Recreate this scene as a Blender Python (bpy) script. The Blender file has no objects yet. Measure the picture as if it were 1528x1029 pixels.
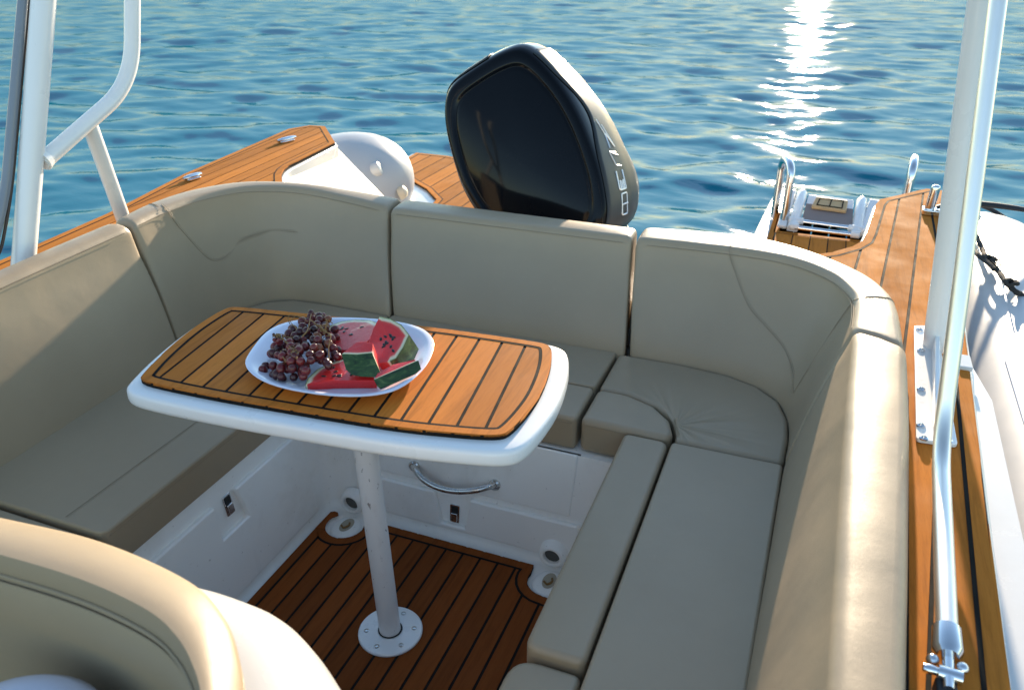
import bpy, bmesh, math, random
import numpy as np
from mathutils import Vector, Matrix, Euler
from math import radians as R, sin, cos, pi

random.seed(7)
sc = bpy.context.scene
COL = sc.collection

# ------------------------------------------------------------------ camera frame (measured once from the photograph)
F, CX, CY, H = 1192.0, 764.0, 514.5, 1.8          # focal length in photo pixels, centre, eye height over the cockpit sole
VY = (1285.0, -98.0)                              # vanishing point of the boat's length
yv = Vector((VY[0]-CX, VY[1]-CY, F)).normalized()
dn = yv.cross(Vector((1, 0, 0))).normalized()
if dn.y < 0: dn = -dn
zv = -dn
xv = yv.cross(zv)
RW = Matrix((xv, yv, zv))                          # camera (right, down, ahead) -> world
EYE = Vector((0, 0, H))
def ray(u, v): return RW @ Vector((u-CX, v-CY, F))
def pz(u, v, z):
    r = ray(u, v); return EYE + r*((z-H)/r.z)
def py(u, v, y):
    r = ray(u, v); return EYE + r*(y/r.y)
def pxx(u, v, x):
    r = ray(u, v); return EYE + r*(x/r.x)
def hit(u, v, p, n):
    r = ray(u, v); p = Vector(p); n = Vector(n); return EYE + r*((p-EYE).dot(n)/r.dot(n))
def V(*a): return Vector(a)

# ------------------------------------------------------------------ materials
def nodes(name):
    m = bpy.data.materials.new(name); m.use_nodes = True
    nt = m.node_tree; b = nt.nodes['Principled BSDF']
    return m, nt, b
def N(nt, t, **k):
    n = nt.nodes.new(t)
    for a, v in k.items(): setattr(n, a, v)
    return n
def ramp(nt, fac, stops):
    r = N(nt, 'ShaderNodeValToRGB')
    e = r.color_ramp.elements
    while len(e) < len(stops): e.new(.5)
    for i, (p, c) in enumerate(stops):
        e[i].position = p; e[i].color = (*c, 1) if len(c) == 3 else c
    nt.links.new(fac, r.inputs[0]); return r.outputs[0]
def coords(nt, scale=(1, 1, 1), kind='Object'):
    tc = N(nt, 'ShaderNodeTexCoord'); mp = N(nt, 'ShaderNodeMapping')
    mp.inputs['Scale'].default_value = scale
    nt.links.new(tc.outputs[kind], mp.inputs['Vector']); return mp.outputs[0]
def noise(nt, vec, scale, detail=4, rough=.55, dist=0):
    n = N(nt, 'ShaderNodeTexNoise'); n.inputs['Scale'].default_value = scale
    n.inputs['Detail'].default_value = detail; n.inputs['Roughness'].default_value = rough
    n.inputs['Distortion'].default_value = dist
    nt.links.new(vec, n.inputs['Vector']); return n.outputs['Fac']
def bump(nt, h, strength, dist, prev=None):
    b = N(nt, 'ShaderNodeBump'); b.inputs['Strength'].default_value = strength; b.inputs['Distance'].default_value = dist
    nt.links.new(h, b.inputs['Height'])
    if prev is not None: nt.links.new(prev, b.inputs['Normal'])
    return b.outputs[0]
def mixc(nt, fac, a, b, mode='MIX'):
    m = N(nt, 'ShaderNodeMix', data_type='RGBA', blend_type=mode)
    for i, s in ((0, fac), (6, a), (7, b)):
        if hasattr(s, 'links'): nt.links.new(s, m.inputs[i])
        else: m.inputs[i].default_value = s if not isinstance(s, tuple) else (*s[:3], 1)
    return m.outputs[2]
def math_(nt, op, a, b=None, clamp=False):
    m = N(nt, 'ShaderNodeMath', operation=op); m.use_clamp = clamp
    for i, s in enumerate((a, b)):
        if s is None: continue
        if hasattr(s, 'links'): nt.links.new(s, m.inputs[i])
        else: m.inputs[i].default_value = s
    return m.outputs[0]

def plain(name, col, rough=.4, metal=0, var=.06, coat=0, bscale=0, bstr=.1, spec=.5, grime=0):
    m, nt, b = nodes(name)
    v = coords(nt)
    n = noise(nt, v, 6, 5)
    c = mixc(nt, n, tuple(x*(1-var) for x in col), tuple(min(1, x*(1+var)) for x in col))
    if grime:
        gm = ramp(nt, noise(nt, coords(nt, (1, 1, .6)), 3.3, 8, .68, .5), [(.50, (0, 0, 0)), (.78, (1, 1, 1))])
        c = mixc(nt, math_(nt, 'MULTIPLY', gm, grime), c, (.42, .34, .24))
        sp_ = ramp(nt, noise(nt, v, 75, 3), [(.70, (0, 0, 0)), (.73, (1, 1, 1))])
        c = mixc(nt, math_(nt, 'MULTIPLY', sp_, grime*1.1), c, (.25, .20, .15))
    nt.links.new(c, b.inputs['Base Color'])
    n2 = noise(nt, v, 14, 4)
    rr = N(nt, 'ShaderNodeMapRange'); rr.inputs['To Min'].default_value = rough*.8; rr.inputs['To Max'].default_value = rough*1.25
    nt.links.new(n2, rr.inputs['Value']); nt.links.new(rr.outputs[0], b.inputs['Roughness'])
    b.inputs['Metallic'].default_value = metal; b.inputs['Coat Weight'].default_value = coat
    b.inputs['Coat Roughness'].default_value = .03
    b.inputs['Specular IOR Level'].default_value = spec
    if bscale:
        nt.links.new(bump(nt, noise(nt, v, bscale, 4), bstr, .002), b.inputs['Normal'])
    return m

def leather(name, col, wrinkle=None, sag=.5):
    m, nt, b = nodes(name)
    v = coords(nt)
    n = noise(nt, v, 3.2, 6, .6)
    c = mixc(nt, n, tuple(x*.88 for x in col), tuple(x*1.1 for x in col))
    scuff = ramp(nt, noise(nt, coords(nt, (1, 1, 1)), 21, 6, .7), [(.60, (0, 0, 0)), (.74, (1, 1, 1))])
    c = mixc(nt, math_(nt, 'MULTIPLY', scuff, .10), c, tuple(x*1.35 for x in col))
    nt.links.new(c, b.inputs['Base Color'])
    rg = N(nt, 'ShaderNodeMapRange'); rg.inputs['To Min'].default_value = .36; rg.inputs['To Max'].default_value = .50
    nt.links.new(noise(nt, v, 5, 4), rg.inputs['Value']); nt.links.new(rg.outputs[0], b.inputs['Roughness'])
    vor = N(nt, 'ShaderNodeTexVoronoi', feature='DISTANCE_TO_EDGE'); vor.inputs['Scale'].default_value = 420
    nt.links.new(v, vor.inputs['Vector'])
    bp = bump(nt, vor.outputs['Distance'], .25, .0012)
    bp = bump(nt, noise(nt, v, 9, 3, .5), .16*sag, .02, bp)
    bp = bump(nt, noise(nt, v, 2.6, 2, .5), .35*sag, .05, bp)
    if wrinkle:                                       # pulled creases that fan out from one point of the cover
        (wx, wy), ang = wrinkle
        sep = N(nt, 'ShaderNodeSeparateXYZ'); nt.links.new(v, sep.inputs[0])
        dx = math_(nt, 'SUBTRACT', sep.outputs[0], wx); dy = math_(nt, 'SUBTRACT', sep.outputs[1], wy)
        an = math_(nt, 'ARCTAN2', dy, dx)
        rr = math_(nt, 'SQRT', math_(nt, 'ADD', math_(nt, 'MULTIPLY', dx, dx), math_(nt, 'MULTIPLY', dy, dy)))
        cb = N(nt, 'ShaderNodeCombineXYZ'); nt.links.new(an, cb.inputs[0]); nt.links.new(math_(nt, 'MULTIPLY', rr, .55), cb.inputs[1])
        fan = noise(nt, cb.outputs[0], 3.4, 1.5, .4, .3)
        fall = N(nt, 'ShaderNodeMapRange'); fall.inputs['From Min'].default_value = .03; fall.inputs['From Max'].default_value = .36
        fall.inputs['To Min'].default_value = 1; fall.inputs['To Max'].default_value = 0
        nt.links.new(rr, fall.inputs['Value'])
        bp = bump(nt, math_(nt, 'MULTIPLY', fan, fall.outputs[0]), .33, .05, bp)
    nt.links.new(bp, b.inputs['Normal'])
    b.inputs['Specular IOR Level'].default_value = .5
    return m

def teak(name, col, rough=.5, dark=.75):
    m, nt, b = nodes(name)
    geo = N(nt, 'ShaderNodeNewGeometry')
    tc = N(nt, 'ShaderNodeTexCoord')
    off = N(nt, 'ShaderNodeVectorMath', operation='MULTIPLY'); off.inputs[1].default_value = (3.1, 17.0, 5.0)
    comb = N(nt, 'ShaderNodeCombineXYZ')
    for i in range(3): nt.links.new(geo.outputs['Random Per Island'], comb.inputs[i])
    nt.links.new(comb.outputs[0], off.inputs[0])
    add = N(nt, 'ShaderNodeVectorMath', operation='ADD'); nt.links.new(tc.outputs['Object'], add.inputs[0]); nt.links.new(off.outputs[0], add.inputs[1])
    mp = N(nt, 'ShaderNodeMapping'); mp.inputs['Scale'].default_value = (1, .07, 1); nt.links.new(add.outputs[0], mp.inputs['Vector'])
    g1 = noise(nt, mp.outputs[0], 95, 6, .65, .6)
    g2 = noise(nt, mp.outputs[0], 24, 4, .55, 1.2)
    fine = noise(nt, mp.outputs[0], 420, 3, .6)
    g = math_(nt, 'ADD', math_(nt, 'MULTIPLY', g1, .5), math_(nt, 'MULTIPLY', g2, .5))
    c = ramp(nt, g, [(.28, tuple(x*dark*.8 for x in col)), (.5, col), (.72, (col[0]*1.12, col[1]*1.18, col[2]*1.3))])
    c = mixc(nt, math_(nt, 'MULTIPLY', ramp(nt, fine, [(.35, (1, 1, 1)), (.5, (0, 0, 0))]), .22), c, tuple(x*.6 for x in col))
    hsv = N(nt, 'ShaderNodeHueSaturation'); nt.links.new(c, hsv.inputs['Color'])
    mr = N(nt, 'ShaderNodeMapRange'); mr.inputs['To Min'].default_value = .80; mr.inputs['To Max'].default_value = 1.16
    nt.links.new(geo.outputs['Random Per Island'], mr.inputs['Value']); nt.links.new(mr.outputs[0], hsv.inputs['Value'])
    wear = noise(nt, tc.outputs['Object'], 4.5, 6, .65)
    c2 = mixc(nt, math_(nt, 'MULTIPLY', ramp(nt, wear, [(.55, (0, 0, 0)), (.75, (1, 1, 1))]), .14), hsv.outputs[0], (col[0]*1.1, col[1]*1.35, col[2]*2.2))
    nt.links.new(c2, b.inputs['Base Color'])
    rg = N(nt, 'ShaderNodeMapRange'); rg.inputs['To Min'].default_value = rough*.75; rg.inputs['To Max'].default_value = rough*1.3
    nt.links.new(noise(nt, tc.outputs['Object'], 9, 5), rg.inputs['Value']); nt.links.new(rg.outputs[0], b.inputs['Roughness'])
    nt.links.new(bump(nt, fine, .25, .0012), b.inputs['Normal'])
    b.inputs['Specular IOR Level'].default_value = .10
    return m

LEATH = (.345, .264, .172)
M = {}
M['leather'] = leather('beige_vinyl', LEATH)
M['leather_corner'] = leather('beige_vinyl_creased', LEATH, ((-.27, 2.03), 0))
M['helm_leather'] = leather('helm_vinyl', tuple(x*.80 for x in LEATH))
M['shell'] = plain('helm_shell_gelcoat', (.50, .49, .475), .25, var=.03, coat=.2)
M['seam'] = plain('seam_thread', (.275, .212, .14), .7)
M['gel'] = plain('white_gelcoat', (.63, .625, .61), .25, var=.03, coat=.2, grime=.14)
M['gel_in'] = plain('white_liner_gelcoat', (.90, .87, .82), .3, var=.03, coat=.15, grime=.32)
M['tablewhite'] = plain('table_gelcoat', (.80, .80, .79), .28, var=.02, coat=.2)
M['teak'] = teak('teak_deck', (.53, .18, .026), .85)
M['teak_table'] = teak('teak_table', (.54, .166, .022), .65)
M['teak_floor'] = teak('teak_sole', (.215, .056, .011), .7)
M['caulk'] = plain('black_caulk', (.010, .009, .008), .85, spec=.15)
M['chrome'] = plain('polished_steel', (.76, .76, .77), .16, 1, var=.03)
M['silver_tube'] = plain('satin_silver_tube', (.95, .89, .80), .34, 1, var=.03)
M['grey_rail'] = plain('blue_grey_rail', (.20, .225, .26), .25, coat=.2)
M['brushed'] = plain('brushed_steel', (.60, .59, .57), .26, 1, var=.05)
M['white_paint'] = plain('white_painted_tube', (.80, .80, .79), .28, var=.03, coat=.3)
M['black_gloss'] = plain('black_gloss_cowl', (.003, .004, .006), .09, var=.1, coat=0, spec=.16)
M['grey_cowl'] = plain('grey_cowl_panel', (.035, .042, .048), .36, var=.4, spec=.16)
M['silver'] = plain('silver_lettering', (.62, .64, .66), .3, .6)
M['black_rubber'] = plain('black_rubber', (.014, .014, .015), .55)
M['tube'] = plain('white_tube_fabric', (.47, .48, .50), .42, var=.05, grime=.12, bscale=40, bstr=.1)
M['grey_step'] = plain('grey_step_plastic', (.26, .22, .21), .85, spec=.15)
M['brown_trim'] = plain('brown_black_trim', (.05, .03, .018), .4)
M['rope'] = plain('dark_rope', (.03, .027, .024), .85, bscale=160, bstr=.9)
M['plate'] = plain('shade_tinted_melamine', (.70, .70, .80), .22, var=.02, coat=.3)  # white plate, the blue of its shade put into the colour
M['stem'] = plain('grape_stem', (.22, .12, .035), .7)
M['seed'] = plain('melon_seed', (.012, .008, .006), .3)
M['stain'] = plain('sump_stain', (.42, .36, .27), .6)
M['dark_hole'] = plain('dark_pipe', (.10, .095, .085), .6)
M['gap'] = plain('gap_shadow_grey', (.07, .06, .05), .7)  # dark tone painted for the shadow round the hatch
M['cream'] = plain('cream_cap', (.70, .60, .44), .5)
M['light_teak'] = plain('step_pad_wood', (.55, .36, .17), .5)

def chipped():
    m, nt, b = nodes('chipped_white_post')
    v = coords(nt, (1, 1, .45))
    a = noise(nt, v, 70, 6, .6)
    spot = ramp(nt, a, [(.655, (0, 0, 0)), (.675, (1, 1, 1))])
    a2 = noise(nt, coords(nt), 9, 3)
    msk = ramp(nt, a2, [(.42, (0, 0, 0)), (.55, (1, 1, 1))])
    f = math_(nt, 'MULTIPLY', spot, msk)
    c = mixc(nt, f, (.76, .74, .72), (.10, .075, .06))
    soft = ramp(nt, noise(nt, v, 30, 4), [(.55, (0, 0, 0)), (.8, (1, 1, 1))])
    c = mixc(nt, math_(nt, 'MULTIPLY', soft, .35), c, (.55, .47, .42))
    nt.links.new(c, b.inputs['Base Color']); b.inputs['Roughness'].default_value = .35
    return m
M['post'] = chipped()

def grape_mat():
    m, nt, b = nodes('red_grape_skin')
    oi = N(nt, 'ShaderNodeObjectInfo')
    c = ramp(nt, oi.outputs['Random'], [(0, (.028, .003, .004)), (.45, (.085, .007, .009)), (.85, (.16, .013, .014)), (1, (.22, .07, .022))])
    bl = noise(nt, coords(nt), 60, 4)
    c2 = mixc(nt, math_(nt, 'MULTIPLY', bl, .10), c, (.22, .09, .10))
    nt.links.new(c2, b.inputs['Base Color']); b.inputs['Roughness'].default_value = .28
    b.inputs['Subsurface Weight'].default_value = .25
    b.inputs['Subsurface Radius'].default_value = (.006, .002, .0015)
    return m
M['grape'] = grape_mat()

def flesh_mat():
    # the radius from the middle of the fruit is kept as the vertex attribute 'rad' (0 heart .. 1 skin)
    m, nt, b = nodes('melon_flesh')
    at = N(nt, 'ShaderNodeAttribute', attribute_name='rad')
    v = coords(nt)
    j = math_(nt, 'ADD', at.outputs['Fac'], math_(nt, 'MULTIPLY', math_(nt, 'SUBTRACT', noise(nt, v, 45, 4), .5), .07))
    c = ramp(nt, j, [(.0, (.62, .022, .022)), (.62, (.60, .016, .018)), (.77, (.62, .05, .04)), (.82, (.70, .40, .26)), (.87, (.72, .66, .46)), (.95, (.50, .56, .30)), (.985, (.06, .12, .03))])
    g = noise(nt, coords(nt), 110, 5, .7)
    c = mixc(nt, math_(nt, 'MULTIPLY', g, .16), c, (.72, .12, .09))
    nt.links.new(c, b.inputs['Base Color']); b.inputs['Roughness'].default_value = .26
    b.inputs['Subsurface Weight'].default_value = .2; b.inputs['Subsurface Radius'].default_value = (.01, .003, .002)
    nt.links.new(bump(nt, g, .5, .002), b.inputs['Normal'])
    return m
M['flesh'] = flesh_mat()
def rind_mat():
    m, nt, b = nodes('melon_rind')
    v = coords(nt, (1, 1, 3))
    c = ramp(nt, noise(nt, v, 26, 5, .6, 1.2), [(.38, (.012, .03, .010)), (.55, (.03, .07, .018)), (.7, (.10, .15, .05))])
    nt.links.new(c, b.inputs['Base Color']); b.inputs['Roughness'].default_value = .3
    return m
M['rind'] = rind_mat()

def water_mat():
    # light scattered back from inside the sea does not follow the slope of the ripples; the mirror of the sky does
    m, nt, b = nodes('sea_water')
    out = nt.nodes['Material Output']; nt.nodes.remove(b)
    v = coords(nt)
    n = noise(nt, v, .35, 4)
    c = mixc(nt, n, (.0008, .128, .185), (.0015, .158, .225))
    w = noise(nt, coords(nt, (.6, 1.3, 1)), 4.0, 4, .5, .4)
    bp = bump(nt, w, .14, .06)
    up = N(nt, 'ShaderNodeCombineXYZ'); up.inputs[2].default_value = 1
    df = N(nt, 'ShaderNodeBsdfDiffuse'); nt.links.new(c, df.inputs['Color']); nt.links.new(up.outputs[0], df.inputs['Normal'])
    gl = N(nt, 'ShaderNodeBsdfGlossy'); gl.inputs['Roughness'].default_value = .05; nt.links.new(bp, gl.inputs['Normal'])
    fr = N(nt, 'ShaderNodeFresnel'); fr.inputs['IOR'].default_value = 1.13; nt.links.new(bp, fr.inputs['Normal'])
    mx = N(nt, 'ShaderNodeMixShader'); nt.links.new(math_(nt, 'MULTIPLY', fr.outputs[0], .155), mx.inputs[0]); nt.links.new(df.outputs[0], mx.inputs[1]); nt.links.new(gl.outputs[0], mx.inputs[2])
    nt.links.new(mx.outputs[0], out.inputs['Surface'])
    return m
M['water'] = water_mat()

# ------------------------------------------------------------------ object helpers
WL = {}                                            # world location of every parent
def tag(o, label=None, cat=None, group=None, kind=None):
    if label: o['label'] = label
    if cat: o['category'] = cat
    if group: o['group'] = group
    if kind: o['kind'] = kind
    return o
def thing(name, loc, label, cat, group=None):
    o = bpy.data.objects.new(name, None); COL.objects.link(o); o.location = loc
    o.empty_display_size = .1
    WL[o.name] = Vector(loc)
    return tag(o, label, cat, group)
def obj(name, bm, mat, parent=None, smooth=True, bevel=0, seg=3, ang=35, subsurf=0, recalc=True):
    if recalc: bmesh.ops.recalc_face_normals(bm, faces=bm.faces)
    w = WL[parent.name] if parent else Vector((0, 0, 0))
    if w.length: bmesh.ops.translate(bm, verts=bm.verts, vec=-w)
    me = bpy.data.meshes.new(name); bm.to_mesh(me); bm.free()
    for mm in (mat if isinstance(mat, (list, tuple)) else [mat]): me.materials.append(mm)
    if smooth:
        for p in me.polygons: p.use_smooth = True
        if not bevel and not subsurf: me.set_sharp_from_angle(angle=R(ang))
    o = bpy.data.objects.new(name, me); COL.objects.link(o)
    if parent: o.parent = parent
    WL[o.name] = w
    if bevel:
        bv = o.modifiers.new('bevel', 'BEVEL'); bv.width = bevel; bv.segments = seg; bv.limit_method = 'ANGLE'; bv.angle_limit = R(ang)
        bv.harden_normals = True
    if subsurf:
        s = o.modifiers.new('subsurf', 'SUBSURF'); s.levels = s.render_levels = subsurf
    return o
def own(o):                                        # a mesh that is a thing by itself: origin to its own base
    me = o.data
    xs = [v.co for v in me.vertices]
    lo = Vector((min(c.x for c in xs), min(c.y for c in xs), min(c.z for c in xs))); hi = Vector((max(c.x for c in xs), max(c.y for c in xs), max(c.z for c in xs)))
    return o

def prism(bm, pts, z0, z1, top=True):
    lo = [bm.verts.new((p[0], p[1], z0)) for p in pts]; hi = [bm.verts.new((p[0], p[1], z1)) for p in pts]
    n = len(pts)
    for i in range(n): bm.faces.new((lo[i], lo[(i+1) % n], hi[(i+1) % n], hi[i]))
    bm.faces.new(hi); bm.faces.new(lo[::-1])
def prism3(bm, a, off):                            # polygon in space pushed along off
    off = Vector(off)
    lo = [bm.verts.new(p) for p in a]; hi = [bm.verts.new(Vector(p)+off) for p in a]
    n = len(a)
    for i in range(n): bm.faces.new((lo[i], lo[(i+1) % n], hi[(i+1) % n], hi[i]))
    bm.faces.new(hi); bm.faces.new(lo[::-1])
def box(bm, c, s, rot=None):
    r = bmesh.ops.create_cube(bm, size=1)
    mt = Matrix.Translation(c) @ (rot.to_matrix().to_4x4() if rot else Matrix()) @ Matrix.Diagonal((*s, 1))
    bmesh.ops.transform(bm, matrix=mt, verts=r['verts'])
def catmull(pts, n):
    P = [Vector(p) for p in pts]; out = []
    if len(P) == 2: return [P[0].lerp(P[1], i/n) for i in range(n+1)]
    m = len(P)-1
    for i in range(n+1):
        t = i/n*m; k = min(int(t), m-1); f = t-k
        p0 = P[k-1] if k > 0 else P[0]*2-P[1]; p1 = P[k]; p2 = P[k+1]; p3 = P[k+2] if k+2 <= m else P[m]*2-P[m-1]
        out.append(.5*((2*p1)+(p2-p0)*f+(2*p0-5*p1+4*p2-p3)*f*f+(3*p1-p0-3*p2+p3)*f**3))
    return out
def tube(bm, pts, r, n=14, caps=True, sx=1.0, up=None):
    P = [Vector(p) for p in pts]; rings = []
    rad = r if isinstance(r, (list, tuple)) else [r]*len(P)
    prev = None
    for i, p in enumerate(P):
        t = (P[min(i+1, len(P)-1)]-P[max(i-1, 0)]).normalized()
        if prev is None:
            a = Vector(up) if up else (Vector((0, 0, 1)) if abs(t.z) < .9 else Vector((1, 0, 0)))
            a = (a-t*a.dot(t)).normalized()
        else:
            a = (prev-t*prev.dot(t)).normalized()
        prev = a; b = t.cross(a)
        rings.append([bm.verts.new(p+a*cos(2*pi*k/n)*rad[i]*sx+b*sin(2*pi*k/n)*rad[i]) for k in range(n)])
    for i in range(len(rings)-1):
        for k in range(n):
            bm.faces.new((rings[i][k], rings[i][(k+1) % n], rings[i+1][(k+1) % n], rings[i+1][k]))
    if caps: bm.faces.new(rings[0][::-1]); bm.faces.new(rings[-1])
def smoothpath(pts, n=40): return catmull(pts, n)
def fillet(pts, r, n=8):                           # polyline with rounded corners
    P = [Vector(p) for p in pts]; out = [P[0]]
    for i in range(1, len(P)-1):
        a = (P[i-1]-P[i]); b = (P[i+1]-P[i]); d = min(r, a.length*.45, b.length*.45)
        s = P[i]+a.normalized()*d; e = P[i]+b.normalized()*d
        for k in range(n+1):
            t = k/n; out.append((1-t)**2*s+2*t*(1-t)*P[i]+t*t*e)
    out.append(P[-1]); return out
def lathe(bm, prof, c, n=40, axis='Z', sx=1, sy=1):
    rings = []
    for (r, h) in prof:
        ring = []
        for k in range(n):
            a = 2*pi*k/n
            q = Vector((r*cos(a)*sx, r*sin(a)*sy, h))
            if axis == 'Y': q = Vector((q.x, q.z, q.y))
            if axis == 'X': q = Vector((q.z, q.y, q.x))
            ring.append(bm.verts.new(Vector(c)+q))
        rings.append(ring)
    for i in range(len(rings)-1):
        for k in range(n): bm.faces.new((rings[i][k], rings[i][(k+1) % n], rings[i+1][(k+1) % n], rings[i+1][k]))
    bm.faces.new(rings[0][::-1]); bm.faces.new(rings[-1])
def loft(bm, rings, caps=True, closed=True):
    vs = [[bm.verts.new(p) for p in r] for r in rings]
    n = len(vs[0])
    for i in range(len(vs)-1):
        for k in range(n if closed else n-1):
            bm.faces.new((vs[i][k], vs[i][(k+1) % n], vs[i+1][(k+1) % n], vs[i+1][k]))
    if caps: bm.faces.new(vs[0][::-1]); bm.faces.new(vs[-1])
    return vs
def roundpoly(pts, r, n=6):
    P = [Vector((p[0], p[1])) for p in pts]; out = []; m = len(P)
    for i in range(m):
        rr = r[i] if isinstance(r, (list, tuple)) else r
        a = P[i-1]-P[i]; b = P[(i+1) % m]-P[i]; d = min(rr, a.length*.48, b.length*.48)
        if d < 1e-4: out.append(P[i]); continue
        s = P[i]+a.normalized()*d; e = P[i]+b.normalized()*d
        for k in range(n+1):
            t = k/n; out.append((1-t)**2*s+2*t*(1-t)*P[i]+t*t*e)
    return [(p.x, p.y) for p in out]
def area(pts): return sum(pts[i-1][0]*pts[i][1]-pts[i][0]*pts[i-1][1] for i in range(len(pts)))/2
def inset(pts, d):
    if area(pts) < 0: pts = pts[::-1]
    n = len(pts); out = []
    for i in range(n):
        a = Vector(pts[i-1]); p = Vector(pts[i]); b = Vector(pts[(i+1) % n])
        e1 = (p-a).normalized(); e2 = (b-p).normalized()
        n1 = Vector((-e1.y, e1.x)); n2 = Vector((-e2.y, e2.x)); m = n1+n2
        if m.length < 1e-6: m = n1
        m.normalize(); c = max(.35, m.dot(n1)); q = p+m*(d/c); out.append((q.x, q.y))
    return out
def poly_strip(pts, x0, x1, z, th, bm):             # the slice of a polygon between two lines along Y
    b = bmesh.new(); b.faces.new([b.verts.new((p[0], p[1], z)) for p in pts])
    bmesh.ops.triangulate(b, faces=b.faces)
    for (x, keep) in ((x0, 1), (x1, -1)):
        g = list(b.verts)+list(b.edges)+list(b.faces)
        bmesh.ops.bisect_plane(b, geom=g, plane_co=(x, 0, 0), plane_no=(-keep, 0, 0), clear_outer=True)
    if not b.faces: b.free(); return
    bmesh.ops.dissolve_limit(b, angle_limit=R(1), verts=b.verts, edges=b.edges)
    r = bmesh.ops.extrude_face_region(b, geom=list(b.faces))
    bmesh.ops.translate(b, verts=[e for e in r['geom'] if isinstance(e, bmesh.types.BMVert)], vec=(0, 0, -th))
    me = bpy.data.meshes.new('tmp'); b.to_mesh(me); b.free(); bm.from_mesh(me); bpy.data.meshes.remove(me)
def planking(name, outline, z, spacing, x0, parent, mat, gap=.005, border=.045, base=.012, rise=.0025, extra=(), skew=0.0):
    """black caulk sheet with teak planks and a margin board standing a hair above it"""
    if area(outline) < 0: outline = outline[::-1]
    bm = bmesh.new(); prism(bm, outline, z-base, z)
    if border:                                           # the caulk line inside the margin board
        i1 = inset(outline, border); i2 = inset(outline, border+gap); n = len(i1)
        r1 = [bm.verts.new((*p, z+rise-.0004)) for p in i1]; r2 = [bm.verts.new((*p, z+rise-.0004)) for p in i2]
        for i in range(n): bm.faces.new((r1[i], r1[(i+1) % n], r2[(i+1) % n], r2[i]))
    cau = obj('caulking', bm, M['caulk'], parent, smooth=False)
    bm = bmesh.new()
    if border:
        o1 = inset(outline, gap*.4); n = len(o1)
        t0 = [bm.verts.new((*p, z+rise)) for p in o1]; t1 = [bm.verts.new((*p, z+rise)) for p in i1]
        b0 = [bm.verts.new((*p, z-.002)) for p in o1]
        for i in range(n):
            j = (i+1) % n
            bm.faces.new((t0[i], t0[j], t1[j], t1[i])); bm.faces.new((b0[i], b0[j], t0[j], t0[i]))
    y0 = sum(p[1] for p in outline)/len(outline)          # boards may run a little askew of the keel
    sk = [(p[0]-skew*(p[1]-y0), p[1]) for p in outline]
    xs = [p[0] for p in sk]; x = x0
    b2 = bmesh.new()
    while x > min(xs): x -= spacing
    while x < max(xs):
        poly_strip(sk, x+gap/2, x+spacing-gap/2, z+rise-.001, .004, b2); x += spacing
    for v in b2.verts: v.co.x += skew*(v.co.y-y0)
    me = bpy.data.meshes.new('tmp'); b2.to_mesh(me); b2.free(); bm.from_mesh(me); bpy.data.meshes.remove(me)
    for ex in extra: prism(bm, ex, z-.002, z+rise)
    pl = obj(name, bm, mat, parent, smooth=False)
    return cau, pl

# ------------------------------------------------------------------ world, sun, camera
SUN_EL, SUN_AZ = 10.5, -2.1                         # azimuth measured from the boat's stern direction (+Y) towards +X
w = bpy.data.worlds.new('World'); sc.world = w; w.use_nodes = True
wn = w.node_tree
sky = wn.nodes.new('ShaderNodeTexSky'); sky.sky_type = 'NISHITA'; sky.sun_disc = False
sky.sun_elevation = R(SUN_EL); sky.sun_rotation = R(SUN_AZ); sky.altitude = 0; sky.air_density = 1.0; sky.dust_density = .05; sky.ozone_density = 1.2
wn.links.new(sky.outputs[0], wn.nodes['Background'].inputs[0]); wn.nodes['Background'].inputs[1].default_value = .108
sl = bpy.data.lights.new('sun', 'SUN'); sl.energy = 3.5; sl.angle = R(1.0); sl.color = (1, .81, .58)
so = bpy.data.objects.new('sun', sl); COL.objects.link(so)
sd = Vector((sin(R(SUN_AZ))*cos(R(SUN_EL)), cos(R(SUN_AZ))*cos(R(SUN_EL)), sin(R(SUN_EL))))
so.rotation_euler = sd.to_track_quat('Z', 'Y').to_euler()
so.location = (0, 0, 8)
cam = bpy.data.cameras.new('camera'); co = bpy.data.objects.new('camera', cam); COL.objects.link(co)
cam.sensor_width = 36; cam.lens = F/1528*36; cam.clip_end = 5000; cam.clip_start = .05
mw = Matrix((RW @ Vector((1, 0, 0)), RW @ Vector((0, -1, 0)), RW @ Vector((0, 0, -1)))).transposed().to_4x4()
mw.translation = EYE; co.matrix_world = mw
cam.dof.use_dof = True; cam.dof.focus_distance = 2.25; cam.dof.aperture_fstop = 5.0
sc.camera = co
sc.view_settings.view_transform = 'Standard'; sc.view_settings.look = 'None'; sc.view_settings.gamma = 1
sc.view_settings.exposure = 1.92
sc.cycles.use_denoising = True
sc.cycles.max_bounces = 8

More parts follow.
